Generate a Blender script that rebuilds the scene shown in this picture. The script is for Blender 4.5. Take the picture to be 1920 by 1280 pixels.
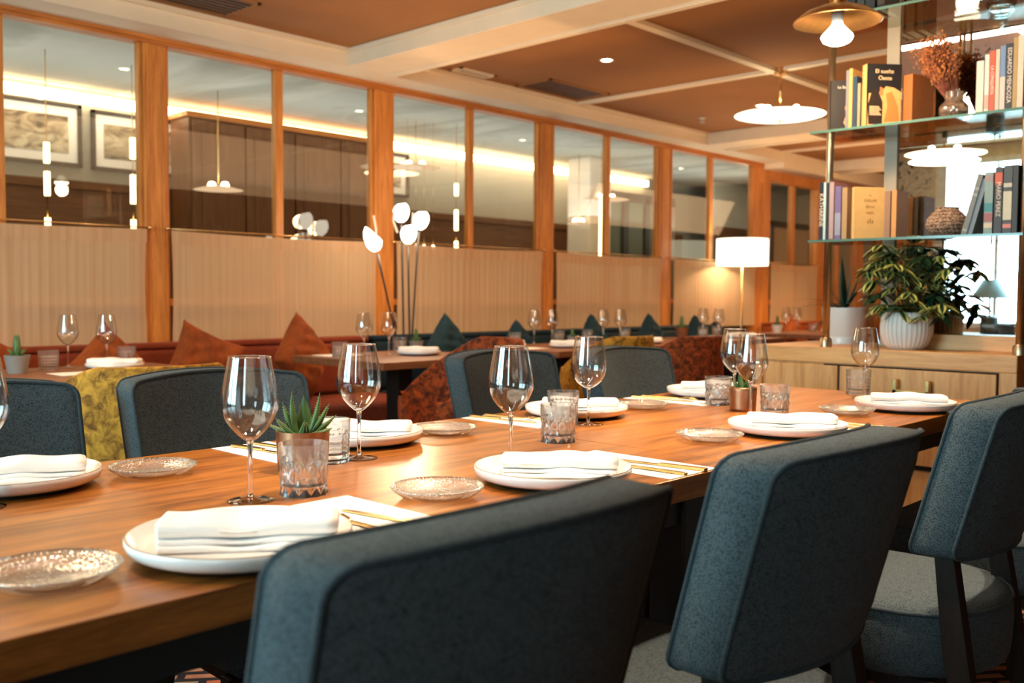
import bpy, bmesh, math, random
from mathutils import Vector, Matrix, Euler
R=math.radians; PI=math.pi
rnd=random.Random(7)
for o in list(bpy.data.objects): bpy.data.objects.remove(o)
S=bpy.context.scene; COL=S.collection
# ------------------------------------------------------------------ camera
H=1.085
yaw,pit,rol=R(43.39881),R(-2.78226),R(0.37512)
fw=Vector((math.cos(yaw)*math.cos(pit),math.sin(yaw)*math.cos(pit),math.sin(pit)))
r_=Vector((math.sin(yaw),-math.cos(yaw),0)); u_=r_.cross(fw)
rr=r_*math.cos(rol)+u_*math.sin(rol); uu=-r_*math.sin(rol)+u_*math.cos(rol)
cd=bpy.data.cameras.new('camera'); cam=bpy.data.objects.new('camera',cd); COL.objects.link(cam)
cam.matrix_world=Matrix(((rr.x,uu.x,-fw.x,0),(rr.y,uu.y,-fw.y,0),(rr.z,uu.z,-fw.z,H),(0,0,0,1)))
cd.lens=1801/1920*36; cd.sensor_width=36; cd.clip_start=.02
cd.dof.use_dof=True; cd.dof.focus_distance=2.0; cd.dof.aperture_fstop=4.5
S.camera=cam
# ------------------------------------------------------------------ world, exposure
W=bpy.data.worlds.new('world'); S.world=W; W.use_nodes=True
W.node_tree.nodes['Background'].inputs[0].default_value=(.80,.92,1,1)
W.node_tree.nodes['Background'].inputs[1].default_value=7
S.view_settings.view_transform='Standard'; S.view_settings.look='None'
S.view_settings.exposure=0.05; S.view_settings.gamma=1; S.view_settings.use_curve_mapping=False
try:
    S.cycles.max_bounces=14; S.cycles.transmission_bounces=12; S.cycles.transparent_max_bounces=24
    S.cycles.caustics_reflective=False; S.cycles.caustics_refractive=False; S.cycles.sample_clamp_indirect=6
except Exception: pass
WARM=(1,.62,.30); WARM2=(1,.66,.38)
def light(name,kind,loc,power,color,rot=(0,0,0),**k):
    l=bpy.data.lights.new(name,kind); l.energy=power; l.color=color
    for a,b in k.items(): setattr(l,a,b)
    o=bpy.data.objects.new(name,l); COL.objects.link(o); o.location=loc; o.rotation_euler=rot; return o
# daylight through the windows of the end wall (x=-1.9)
WIN=[(-1.0,-.25),(1.35,2.42),(2.55,3.62)]  # first window is added, its light fills the dark chair backs
WPOW=[11,64,70]
for (a,b),pw in zip(WIN,WPOW):
    light('window_daylight','AREA',(-2.02,(a+b)/2,1.62),pw,(.32,.85,1),(0,R(-90),0),shape='RECTANGLE',size=1.6,size_y=b-a)
# ------------------------------------------------------------------ materials
def nt(name):
    m=bpy.data.materials.new(name); m.use_nodes=True; t=m.node_tree; return m,t,t.nodes['Principled BSDF']
def setp(b,**k):
    for a,v in k.items():
        a={'rough':'Roughness','metal':'Metallic','spec':'Specular IOR Level','sheen':'Sheen Weight','coat':'Coat Weight','trans':'Transmission Weight','ior':'IOR','sub':'Subsurface Weight'}.get(a,a)
        if a in b.inputs: b.inputs[a].default_value=v
def N(t,kind,**k):
    n=t.nodes.new(kind)
    for a,v in k.items():
        if a in n.inputs: n.inputs[a].default_value=v
        else: setattr(n,a,v)
    return n
def mapping(t,scale=(1,1,1),rot=(0,0,0),src='Object'):
    c=t.nodes.new('ShaderNodeTexCoord'); m=t.nodes.new('ShaderNodeMapping'); m.inputs['Scale'].default_value=scale; m.inputs['Rotation'].default_value=rot
    t.links.new(c.outputs[src],m.inputs[0]); return m.outputs[0]
def ramp(t,src,stops):
    r=t.nodes.new('ShaderNodeValToRGB'); e=r.color_ramp.elements
    while len(e)<len(stops): e.new(.5)
    for q,(p,c) in zip(e,stops): q.position=p; q.color=(*c,1)
    t.links.new(src,r.inputs[0]); return r.outputs[0]
def bump(t,b,src,strength=.3,dist=.002):
    n=t.nodes.new('ShaderNodeBump'); n.inputs['Strength'].default_value=strength; n.inputs['Distance'].default_value=dist
    t.links.new(src,n.inputs['Height']); t.links.new(n.outputs[0],b.inputs['Normal'])
def plain(name,c,rough=.5,noise=.06,scale=8,bumpy=0,**k):
    m,t,b=nt(name); setp(b,rough=rough,**k)
    n=N(t,'ShaderNodeTexNoise',Scale=scale,Detail=4.0); t.links.new(mapping(t),n.inputs[0])
    lo=tuple(x*(1-noise) for x in c); hi=tuple(min(1,x*(1+noise)) for x in c)
    t.links.new(ramp(t,n.outputs[0],[(.3,lo),(.7,hi)]),b.inputs['Base Color'])
    if bumpy: bump(t,b,n.outputs[0],bumpy)
    return m
def wood(name,c1,c2,axis='x',rough=.4,scale=1.0,b_=.15,coat=0,spec=.5,fine=14.0):
    m,t,b=nt(name); setp(b,rough=rough,coat=coat,spec=spec)
    sc={'x':(1.2,14,14),'y':(14,1.2,14),'z':(14,14,1.2)}[axis]
    mp=mapping(t,tuple(s*scale for s in sc))
    n=N(t,'ShaderNodeTexNoise',Scale=2.2,Detail=8.0,Roughness=.62,Distortion=.6); t.links.new(mp,n.inputs[0])
    n2=N(t,'ShaderNodeTexNoise',Scale=fine,Detail=4.0,Roughness=.7); t.links.new(mp,n2.inputs[0])
    mx=N(t,'ShaderNodeMath',operation='ADD'); t.links.new(n.outputs[0],mx.inputs[0])
    ml=N(t,'ShaderNodeMath',operation='MULTIPLY'); ml.inputs[1].default_value=.35; t.links.new(n2.outputs[0],ml.inputs[0]); t.links.new(ml.outputs[0],mx.inputs[1])
    mid=tuple((a+d)/2 for a,d in zip(c1,c2))
    t.links.new(ramp(t,mx.outputs[0],[(.50,c1),(.66,mid),(.82,c2)]),b.inputs['Base Color'])
    bump(t,b,mx.outputs[0],b_,.001)
    return m
def fabric(name,c1,c2,rot=0,scale=420,rough=.9,sheen=.15):
    m,t,b=nt(name); setp(b,rough=rough,sheen=sheen,spec=.2)
    mp=mapping(t,(1,1,1))
    w1=N(t,'ShaderNodeTexVoronoi',Scale=float(scale)); t.links.new(mp,w1.inputs[0])
    n=N(t,'ShaderNodeTexNoise',Scale=90.0,Detail=3.0); t.links.new(mp,n.inputs[0])
    n3=N(t,'ShaderNodeTexNoise',Scale=9.0,Detail=2.0); t.links.new(mp,n3.inputs[0])
    mx=N(t,'ShaderNodeMath',operation='MULTIPLY'); t.links.new(w1.outputs[0],mx.inputs[0]); mx.inputs[1].default_value=.9
    ad=N(t,'ShaderNodeMath',operation='ADD'); t.links.new(mx.outputs[0],ad.inputs[0])
    m3=N(t,'ShaderNodeMath',operation='MULTIPLY'); m3.inputs[1].default_value=.5; t.links.new(n.outputs[0],m3.inputs[0]); t.links.new(m3.outputs[0],ad.inputs[1])
    t.links.new(ramp(t,ad.outputs[0],[(.30,c2),(.78,c1)]),b.inputs['Base Color'])
    bump(t,b,ad.outputs[0],.5,.0012)
    return m
def velvet(name,c1,c2,scale=14,pattern=False):
    m,t,b=nt(name); setp(b,rough=.75,sheen=.35,spec=.2)
    b.inputs['Sheen Tint'].default_value=(*[min(1,x*1.6+.08) for x in c2],1)
    mp=mapping(t)
    n=N(t,'ShaderNodeTexNoise',Scale=float(scale),Detail=6.0,Roughness=.65,Distortion=.8); t.links.new(mp,n.inputs[0])
    t.links.new(ramp(t,n.outputs[0],[(.38,c1),(.62,c2)] if pattern else [(.25,c1),(.75,c2)]),b.inputs['Base Color'])
    bump(t,b,n.outputs[0],.25,.004)
    return m
def emis(name,c,s):
    m=bpy.data.materials.new(name); m.use_nodes=True; t=m.node_tree; t.nodes.clear()
    o=N(t,'ShaderNodeOutputMaterial'); e=N(t,'ShaderNodeEmission'); e.inputs[0].default_value=(*c,1); e.inputs[1].default_value=s
    t.links.new(e.outputs[0],o.inputs[0]); return m
def thin_glass(name,tint=(.97,.985,.98),fac=1.0,rough=0.02,lo=.04):
    m=bpy.data.materials.new(name); m.use_nodes=True; t=m.node_tree; t.nodes.clear()
    o=N(t,'ShaderNodeOutputMaterial'); tr=N(t,'ShaderNodeBsdfTransparent'); tr.inputs[0].default_value=(*tint,1)
    g=N(t,'ShaderNodeBsdfGlossy'); g.inputs['Roughness'].default_value=rough
    lw=N(t,'ShaderNodeLayerWeight'); lw.inputs[0].default_value=.5; pw=N(t,'ShaderNodeMath',operation='POWER'); pw.inputs[1].default_value=5.0; t.links.new(lw.outputs['Facing'],pw.inputs[0])
    f=N(t,'ShaderNodeMath',operation='MULTIPLY_ADD'); f.inputs[1].default_value=.95; f.inputs[2].default_value=lo; t.links.new(pw.outputs[0],f.inputs[0])
    ml=N(t,'ShaderNodeMath',operation='MULTIPLY'); ml.inputs[1].default_value=fac; ml.use_clamp=True; t.links.new(f.outputs[0],ml.inputs[0])
    mx=N(t,'ShaderNodeMixShader'); t.links.new(ml.outputs[0],mx.inputs[0]); t.links.new(tr.outputs[0],mx.inputs[1]); t.links.new(g.outputs[0],mx.inputs[2])
    t.links.new(mx.outputs[0],o.inputs[0]); return m
def glass(name,c=(1,1,1),rough=0.0,ior=1.5):
    m,t,b=nt(name); setp(b,rough=rough,trans=1.0,ior=ior); b.inputs['Base Color'].default_value=(*c,1); return m
def metal(name,c,rough=.25,noise=0.0):
    m,t,b=nt(name); setp(b,rough=rough,metal=1.0); b.inputs['Base Color'].default_value=(*c,1)
    n=N(t,'ShaderNodeTexNoise',Scale=40.0); t.links.new(mapping(t),n.inputs[0]); 
    t.links.new(ramp(t,n.outputs[0],[(.3,tuple(x*.85 for x in c)),(.7,c)]),b.inputs['Base Color'])
    if noise: bump(t,b,n.outputs[0],noise)
    return m
M={}
M['cream']=plain('cream_paint',(.80,.66,.47),.7,.03)
M['ceil']=plain('clay_ceiling_paint',(.32,.135,.037),.85,.06,3)
M['wallcream']=plain('wall_paint',(.74,.60,.42),.8,.04)
M['honey']=wood('honey_oak',(.46,.145,.022),(.72,.275,.055),'z',.42)
M['honeyx']=wood('honey_oak_rail',(.40,.115,.018),(.62,.215,.042),'x',.42)
M['panel']=wood('brown_panel_wood',(.11,.042,.015),(.19,.075,.028),'z',.45)
M['panelx']=wood('brown_wainscot_wood',(.12,.045,.016),(.20,.08,.03),'x',.45)
M['darkwood']=wood('dark_stained_leg_wood',(.008,.006,.005),(.020,.012,.008),'z',.6,spec=.2)
M['black']=plain('black_painted_metal',(.012,.012,.013),.5)
M['sideoak']=wood('light_oak',(.58,.26,.075),(.82,.44,.155),'y',.42)
M['sideoakz']=wood('light_oak_fronts',(.58,.27,.08),(.80,.44,.165),'z',.45)
M['dark']=plain('dark_recess',(.01,.008,.006),.8)
def table_mat():
    m=wood('walnut_table_top',(.15,.042,.007),(.46,.158,.024),'x',.30,1.0,.12,coat=.14,spec=.4,fine=26.0); t=m.node_tree; b=t.nodes['Principled BSDF']
    b.inputs['Coat Roughness'].default_value=.22
    # pale scratches worn into the varnish
    mp=mapping(t,(9,30,1),(0,0,R(25))); v=N(t,'ShaderNodeTexNoise',Scale=3.0,Detail=12.0,Roughness=.75,Distortion=2.5); t.links.new(mp,v.inputs[0])
    f=ramp(t,v.outputs[0],[(.70,(0,0,0)),(.74,(.6,.6,.6))])
    mix=N(t,'ShaderNodeMix',data_type='RGBA'); mix.inputs[7].default_value=(.62,.36,.16,1)
    src=b.inputs['Base Color'].links[0].from_socket; t.links.new(f,mix.inputs[0]); t.links.new(src,mix.inputs[6]); t.links.new(mix.outputs[2],b.inputs['Base Color'])
    return m
M['table']=table_mat()
M['btable']=wood('small_table_wood',(.13,.045,.016),(.24,.085,.03),'x',.5)
M['teal']=fabric('teal_grey_woven_fabric',(.066,.084,.090),(.008,.016,.020),scale=340,sheen=.03)
M['tealpipe']=fabric('teal_piping_fabric',(.045,.06,.066),(.010,.020,.026),scale=600,sheen=.03)
M['yvel']=velvet('mustard_crushed_velvet',(.10,.04,.005),(.50,.25,.028),22,True)
M['ovel']=velvet('rust_crushed_velvet',(.035,.008,.003),(.30,.055,.008),34,True)
M['rvel']=velvet('rust_velvet',(.10,.020,.004),(.38,.082,.012),7)
M['rseat']=velvet('red_brown_banquette_velvet',(.13,.02,.008),(.25,.045,.015),8)
M['bvel']=velvet('deep_blue_velvet',(.003,.014,.022),(.009,.042,.062),9)
M['bseat']=velvet('navy_banquette_velvet',(.003,.012,.02),(.01,.03,.042),8)
M['brass']=metal('brass',(.83,.55,.24),.25); M['brassb']=metal('brushed_brass',(.74,.46,.18),.32,.05)
M['bronze']=metal('aged_brass_pole',(.55,.42,.26),.33); M['copper']=metal('hammered_copper',(.42,.22,.12),.38)
M['stile']=plain('beige_stile_paint',(.42,.35,.25),.5,.05); M['steel']=metal('silver_frame',(.62,.58,.5),.35); M['goldc']=metal('gold_cutlery',(.85,.55,.20),.22)
M['mirror']=metal('mirror_silvering',(.93,.93,.92),.0)
M['plate']=plain('warm_white_stoneware',(.84,.78,.73),.22,.02); M['platefoot']=plain('slate_plate_foot',(.03,.045,.055),.5); M['rim']=plain('brown_plate_rim',(.36,.20,.09),.4)
def cloth(name,c):
    m,t,b=nt(name); setp(b,rough=.85,spec=.15,sheen=.1); b.inputs['Base Color'].default_value=(*c,1)
    n=N(t,'ShaderNodeTexNoise',Scale=22.0,Detail=3.0); t.links.new(mapping(t),n.inputs[0]); bump(t,b,n.outputs[0],.25,.004); return m
M['napkin']=cloth('white_linen',(.86,.82,.78)); M['paper']=plain('white_paper',(.86,.84,.79),.7,.01)
M['print']=plain('grey_print',(.25,.24,.22),.7)
M['wglass']=thin_glass('wine_glass_bowl',(.975,.98,.98),2.4,.0); M['pane']=thin_glass('window_pane',(.90,.91,.86),1.0,.0); M['fglass']=glass('clear_glass')
M['shelfglass']=thin_glass('shelf_glass',(.86,.93,.90),1.6,.0); M['shelfedge']=plain('green_glass_edge',(.09,.20,.16),.15)
def mixglass(name,fac,ior=1.5,rough=0.0):
    m=glass(name,(1,1,1),rough,ior); t=m.node_tree; b=t.nodes['Principled BSDF']; o=[n for n in t.nodes if n.type=='OUTPUT_MATERIAL'][0]
    tr=N(t,'ShaderNodeBsdfTransparent'); tr.inputs[0].default_value=(.97,.98,.97,1); mx=N(t,'ShaderNodeMixShader'); mx.inputs[0].default_value=fac
    t.links.new(b.outputs[0],mx.inputs[1]); t.links.new(tr.outputs[0],mx.inputs[2]); t.links.new(mx.outputs[0],o.inputs[0]); return m

def dishmat():
    m=thin_glass('pressed_glass',(.97,.97,.95),2.6,.05,.06); t=m.node_tree; o=[n for n in t.nodes if n.type=='OUTPUT_MATERIAL'][0]; sh=o.inputs[0].links[0].from_socket
    d=N(t,'ShaderNodeBsdfDiffuse'); d.inputs[0].default_value=(.80,.78,.72,1); mx=N(t,'ShaderNodeMixShader')
    n=N(t,'ShaderNodeTexVoronoi',Scale=230.0); t.links.new(mapping(t),n.inputs[0]); f=ramp(t,n.outputs[0],[(.2,(.22,.22,.22)),(.6,(.06,.06,.06))]); t.links.new(f,mx.inputs[0])
    t.links.new(sh,mx.inputs[1]); t.links.new(d.outputs[0],mx.inputs[2]); t.links.new(mx.outputs[0],o.inputs[0])
    bp=N(t,'ShaderNodeBump'); bp.inputs['Strength'].default_value=.6; bp.inputs['Distance'].default_value=.001; t.links.new(n.outputs[0],bp.inputs['Height'])
    for g in t.nodes:
        if g.type=='BSDF_GLOSSY': t.links.new(bp.outputs[0],g.inputs['Normal'])
    return m
M['dish']=dishmat()
def cutmat():
    m=mixglass('cut_crystal',.18); t=m.node_tree; o=[n for n in t.nodes if n.type=='OUTPUT_MATERIAL'][0]; sh=o.inputs[0].links[0].from_socket
    d=N(t,'ShaderNodeBsdfDiffuse'); d.inputs[0].default_value=(.85,.84,.80,1); mx=N(t,'ShaderNodeMixShader'); mx.inputs[0].default_value=.07
    t.links.new(sh,mx.inputs[1]); t.links.new(d.outputs[0],mx.inputs[2]); t.links.new(mx.outputs[0],o.inputs[0]); return m
M['cut']=cutmat()
M['led']=emis('warm_led_strip',(1,.66,.38),14); M['ledw']=emis('white_led_strip',(1,.93,.82),16)
M['bulb']=emis('lamp_bulb',(1,.82,.58),60); M['tulip']=emis('opal_tulip_glass',(1,.90,.74),9); M['wick']=emis('glowing_pistil',(1,.74,.45),1.3)
M['shade']=emis('lit_drum_shade',(1,.88,.62),3.2); M['disc']=emis('opal_disc_underside',(1,.84,.60),4.0)
M['tube']=emis('reflected_tube',(1,.80,.42),7); M['dim']=emis('reflected_opal_disc',(1,.66,.42),.9); M['bokeh']=emis('small_light',(1,.80,.55),12)
M['leaf']=plain('succulent_green',(.065,.13,.03),.45,.3,30,.2); M['leaftip']=plain('pale_leaf_bump',(.42,.46,.16),.5)
M['leafd']=plain('dark_plant_green',(.012,.04,.018),.35,.3,20); M['leafy']=plain('yellow_green_leaf_margin',(.50,.50,.13),.4,.2,30); M['stem']=plain('plant_stem',(.12,.10,.04),.6)
M['white']=plain('white_glazed_ceramic',(.80,.77,.72),.25,.02); M['soil']=plain('potting_soil',(.03,.02,.012),.9,.4,60,.6)
M['greypot']=plain('grey_matte_pot',(.25,.22,.19),.7)
M['dry']=plain('dried_flower_purple_brown',(.24,.075,.04),.9,.6,60); M['dry2']=plain('dried_flower_rust',(.52,.19,.05),.9,.5,60)
# white ribbed ceramic with washed stripes
def stripepot():
    m,t,b=nt('ribbed_washed_ceramic'); setp(b,rough=.6)
    c=t.nodes.new('ShaderNodeTexCoord'); g=N(t,'ShaderNodeTexGradient',gradient_type='RADIAL'); t.links.new(c.outputs['Object'],g.inputs[0])
    ml=N(t,'ShaderNodeMath',operation='MULTIPLY'); ml.inputs[1].default_value=34; t.links.new(g.outputs[1],ml.inputs[0])
    fr=N(t,'ShaderNodeMath',operation='FRACT'); t.links.new(ml.outputs[0],fr.inputs[0])
    t.links.new(ramp(t,fr.outputs[0],[(0,(.42,.38,.34)),(.14,(.80,.75,.68)),(.8,(.84,.79,.72)),(1,(.46,.42,.38))]),b.inputs['Base Color']); return m
M['ribpot']=stripepot()
def bowlmat():
    m,t,b=nt('carved_terracotta'); setp(b,rough=.8)
    w=N(t,'ShaderNodeTexWave',wave_type='BANDS',bands_direction='Z',Scale=22.0,Distortion=9.0,Detail=3.0); w.inputs['Detail Scale'].default_value=6.0; t.links.new(mapping(t),w.inputs[0])
    t.links.new(ramp(t,w.outputs[1],[(.25,(.10,.045,.025)),(.6,(.36,.18,.10)),(.9,(.55,.40,.28))]),b.inputs['Base Color']); bump(t,b,w.outputs[1],.8,.003); return m
M['bowl']=bowlmat()
def curtain_mat():
    m=bpy.data.materials.new('sheer_cream_voile'); m.use_nodes=True; t=m.node_tree; t.nodes.clear()
    o=N(t,'ShaderNodeOutputMaterial'); d=N(t,'ShaderNodeBsdfDiffuse'); tl=N(t,'ShaderNodeBsdfTranslucent'); tr=N(t,'ShaderNodeBsdfTransparent')
    d.inputs[0].default_value=(.84,.60,.38,1); tl.inputs[0].default_value=(.82,.54,.31,1)
    n=N(t,'ShaderNodeTexNoise',Scale=1.0,Detail=4.0); t.links.new(mapping(t,(55,55,.6)),n.inputs[0])
    c=ramp(t,n.outputs[0],[(.3,(.70,.46,.27)),(.7,(.84,.60,.37))]); t.links.new(c,d.inputs[0])
    a=N(t,'ShaderNodeMixShader'); a.inputs[0].default_value=.35; t.links.new(d.outputs[0],a.inputs[1]); t.links.new(tl.outputs[0],a.inputs[2])
    b=N(t,'ShaderNodeMixShader'); b.inputs[0].default_value=.12; t.links.new(a.outputs[0],b.inputs[1]); t.links.new(tr.outputs[0],b.inputs[2]); t.links.new(b.outputs[0],o.inputs[0]); return m
M['voile']=curtain_mat()
def carpet_mat():
    m,t,b=nt('red_grid_carpet'); setp(b,rough=.95,spec=.1)
    br=N(t,'ShaderNodeTexBrick',Scale=1.0); br.inputs['Color1'].default_value=(.42,.10,.045,1); br.inputs['Color2'].default_value=(.34,.24,.16,1); br.inputs['Mortar'].default_value=(.02,.02,.025,1)
    br.inputs['Mortar Size'].default_value=.012; br.inputs['Brick Width'].default_value=.13; br.inputs['Row Height'].default_value=.05; br.inputs['Bias'].default_value=.1
    t.links.new(mapping(t,(1,1,1),(0,0,R(38))),br.inputs[0])
    n=N(t,'ShaderNodeTexNoise',Scale=18.0,Detail=3.0); t.links.new(mapping(t),n.inputs[0])
    mix=N(t,'ShaderNodeMix',data_type='RGBA',blend_type='MULTIPLY'); mix.inputs[0].default_value=.5; t.links.new(br.outputs[0],mix.inputs[6]); t.links.new(ramp(t,n.outputs[0],[(.35,(.45,.45,.5)),(.65,(1.0,.95,.85))]),mix.inputs[7])
    t.links.new(mix.outputs[2],b.inputs['Base Color']); bump(t,b,n.outputs[0],.4); return m
M['carpet']=carpet_mat()
def greyceil():
    m,t,b=nt('grey_plaster_ceiling'); setp(b,rough=.85)
    n=N(t,'ShaderNodeTexNoise',Scale=1.4,Detail=6.0,Distortion=1.2); t.links.new(mapping(t,(1,.35,1),(0,0,R(35))),n.inputs[0])
    t.links.new(ramp(t,n.outputs[0],[(.35,(.32,.32,.27)),(.5,(.46,.46,.40)),(.7,(.40,.41,.36))]),b.inputs['Base Color']); return m
M['greyceil']=greyceil()
M['wallgrey']=plain('pale_green_grey_wall',(.60,.62,.55),.8,.03); M['backwall']=plain('grey_green_wall',(.30,.31,.27),.8,.05,3)
def patt():
    m,t,b=nt('patterned_wallpaper'); setp(b,rough=.8)
    v=N(t,'ShaderNodeTexNoise',Scale=7.0,Detail=5.0,Distortion=2.5); t.links.new(mapping(t),v.inputs[0])
    t.links.new(ramp(t,v.outputs[0],[(.38,(.08,.06,.05)),(.47,(.62,.52,.42)),(.58,(.72,.62,.5)),(.68,(.3,.22,.17))]),b.inputs['Base Color']); return m
M['paper2']=patt()
def art():
    m,t,b=nt('sepia_print'); setp(b,rough=.6)
    n=N(t,'ShaderNodeTexNoise',Scale=5.0,Detail=6.0,Distortion=1.6); t.links.new(mapping(t,(1,1,2.2)),n.inputs[0])
    t.links.new(ramp(t,n.outputs[0],[(.36,(.07,.055,.035)),(.5,(.34,.28,.18)),(.66,(.56,.50,.36))]),b.inputs['Base Color']); return m
M['art']=art()
_cc={}
def colmat(c,rough=.5):
    k=tuple(round(x,3) for x in c)
    if k not in _cc: _cc[k]=plain('cover_ink_%d'%len(_cc),c,rough,.05,40)
    return _cc[k]
# ------------------------------------------------------------------ geometry helpers
class MB:
    def __init__(s): s.v=[]; s.f=[]; s.m=[]
    def add(s,vs,fs,mi=0,T=None):
        b=len(s.v); s.v+=[tuple(T@Vector(v)) if T else tuple(v) for v in vs]; s.f+=[tuple(b+i for i in f) for f in fs]; s.m+=[mi]*len(fs); return s
    def box(s,x0,x1,y0,y1,z0,z1,mi=0,T=None):
        return s.add([(x0,y0,z0),(x1,y0,z0),(x1,y1,z0),(x0,y1,z0),(x0,y0,z1),(x1,y0,z1),(x1,y1,z1),(x0,y1,z1)],[(0,3,2,1),(4,5,6,7),(0,1,5,4),(1,2,6,5),(2,3,7,6),(3,0,4,7)],mi,T)
    def lathe(s,prof,n=32,mi=0,T=None,fn=None):
        vs=[];fs=[];k=len(prof)
        for i in range(n):
            a=2*PI*i/n
            for (r,z) in prof:
                q=r if fn is None else fn(r,z,a)
                vs.append((q*math.cos(a),q*math.sin(a),z))
        for i in range(n):
            j=(i+1)%n
            for p in range(k-1): fs.append((i*k+p,j*k+p,j*k+p+1,i*k+p+1))
        return s.add(vs,fs,mi,T)
    def tube(s,pts,r,n=8,mi=0,T=None,closed=False):
        pts=[Vector(p) for p in pts]; vs=[];fs=[];L=len(pts); up=Vector((0,0,1)); pn=None
        rs=r if isinstance(r,(list,tuple)) else [r]*L
        for i,p in enumerate(pts):
            a=pts[(i-1)%L] if (closed or i>0) else p; c=pts[(i+1)%L] if (closed or i<L-1) else p
            d=(c-a).normalized()
            if pn is None:
                pn=d.cross(up if abs(d.z)<.9 else Vector((1,0,0))).normalized()
            else:
                pn=(pn-d*pn.dot(d)); pn=pn.normalized() if pn.length>1e-6 else d.orthogonal().normalized()
            q=d.cross(pn)
            for k in range(n):
                t=2*PI*k/n; vs.append(p+(pn*math.cos(t)+q*math.sin(t))*rs[i])
        for i in range(L if closed else L-1):
            j=(i+1)%L
            for k in range(n): fs.append((i*n+k,i*n+(k+1)%n,j*n+(k+1)%n,j*n+k))
        if not closed: fs.append(tuple(range(n))[::-1]); fs.append(tuple((L-1)*n+k for k in range(n)))
        return s.add(vs,fs,mi,T)
    def grid(s,nx,ny,fn,mi=0,T=None):
        vs=[fn(i/nx,j/ny) for j in range(ny+1) for i in range(nx+1)]
        fs=[(j*(nx+1)+i,j*(nx+1)+i+1,(j+1)*(nx+1)+i+1,(j+1)*(nx+1)+i) for j in range(ny) for i in range(nx)]
        return s.add(vs,fs,mi,T)
    def build(s,name,mats,parent=None,smooth=True,bevel=0,seg=2,sub=0,loc=None,rot=None,auto=None,solid=0):
        me=bpy.data.meshes.new(name); me.from_pydata([tuple(v) for v in s.v],[],s.f); 
        if not isinstance(mats,(list,tuple)): mats=[mats]
        for m in mats: me.materials.append(M[m] if isinstance(m,str) else m)
        me.polygons.foreach_set('material_index',s.m); me.polygons.foreach_set('use_smooth',[smooth]*len(s.f)); me.update()
        bm=bmesh.new(); bm.from_mesh(me); smooth and bmesh.ops.remove_doubles(bm,verts=bm.verts,dist=1e-6); bmesh.ops.recalc_face_normals(bm,faces=bm.faces); bm.to_mesh(me); bm.free()
        if smooth and auto is not None: me.set_sharp_from_angle(angle=R(auto))
        o=bpy.data.objects.new(name,me); COL.objects.link(o)
        if parent: o.parent=parent
        if loc: o.location=loc
        if rot: o.rotation_euler=rot
        if solid: q=o.modifiers.new('s','SOLIDIFY'); q.thickness=solid; q.offset=0
        if bevel: q=o.modifiers.new('b','BEVEL'); q.width=bevel; q.segments=seg; q.limit_method='ANGLE'; q.angle_limit=R(40)
        if sub: q=o.modifiers.new('u','SUBSURF'); q.levels=sub; q.render_levels=sub
        return o
def tag(o,label,cat,group=None):
    o['label']=label; o['category']=cat
    if group: o['group']=group
    return o
def thing(name,loc=(0,0,0),rz=0,label='',cat='',group=None):
    o=bpy.data.objects.new(name,None); COL.objects.link(o); o.location=loc; o.rotation_euler=(0,0,rz); o.empty_display_size=.05
    return tag(o,label,cat,group)
def struct(name,mb,mat,parent=None,**k):
    k.setdefault('smooth',False); o=mb.build(name,mat,parent,**k)
    if not parent: o['kind']='structure'
    return o
def copy_tree(o,parent=None):
    c=o.copy(); COL.objects.link(c); c.parent=parent
    for ch in [x for x in o.children]: copy_tree(ch,c)
    return c
_used={}
def place(proto,loc,rz,label,group=None,scale=1):
    o=proto if proto.name not in _used else copy_tree(proto); _used[proto.name]=1
    o.location=loc; o.rotation_euler=(0,0,rz); o.scale=(scale,)*3; o['label']=label
    if group: o['group']=group
    return o
def text(name,s,size,mat,parent,loc,rot,extr=.0003,sx=1):
    c=bpy.data.curves.new(name,'FONT'); c.body=s; c.size=size; c.extrude=extr; c.align_x='CENTER'; c.align_y='CENTER'
    t=bpy.data.objects.new(name,c); me=bpy.data.meshes.new_from_object(t); bpy.data.objects.remove(t)
    me.materials.clear(); me.materials.append(M[mat] if isinstance(mat,str) else mat)
    o=bpy.data.objects.new(name,me); COL.objects.link(o); o.parent=parent; o.location=loc; o.rotation_euler=rot; o.scale=(sx,1,1); return o
# ------------------------------------------------------------------ room shell
XW,XE,YS,YP=-1.9,12.6,-1.7,5.2; ZC=2.61; YB=6.9
struct('floor',MB().box(XW-.2,XE+.2,YS-.2,YB+.1,-.1,0),'carpet')
struct('ceiling',MB().box(XW-.2,XE+.2,YS-.2,5.3,ZC,ZC+.1),'ceil')
struct('ceiling_back_room',MB().box(XW-.2,XE+.2,5.3,YB+.1,2.50,2.6),'greyceil')
mb=MB().box(XW,XE,4.93,5.29,2.5,ZC)                       # soffit over the partition
struct('trim_1',mb,'cream')
def beam(n,x0,x1):
    m=MB().box(x0,x1,YS,4.93,2.5,ZC)
    m.box(x1-.035,x1+.012,YS,4.93,2.488,2.512); m.box(x1-.05,x1-.04,YS,4.93,2.494,2.5); m.box(x0-.012,x0,YS,4.93,2.58,ZC); m.box(x1,x1+.02,YS,4.93,2.585,ZC)
    struct('trim_%d'%n,m,'cream',bevel=.003)
beam(2,3.70,4.05); beam(3,7.86,8.22); beam(4,10.4,10.7); beam(5,-.9,-.6)
m=MB().box(XW,3.688,4.9,4.93,2.585,ZC).box(4.07,7.85,4.9,4.93,2.585,ZC); struct('trim_6',m,'cream')
m=MB().box(4.05,7.86,3.19,3.25,2.585,ZC).box(5.92,5.98,YS,4.93,2.588,ZC); struct('trim_7',m,'cream')
m=MB().box(8.22,10.4,3.19,3.25,2.585,ZC).box(9.3,9.36,YS,4.93,2.588,ZC); struct('trim_8',m,'cream')
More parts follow.
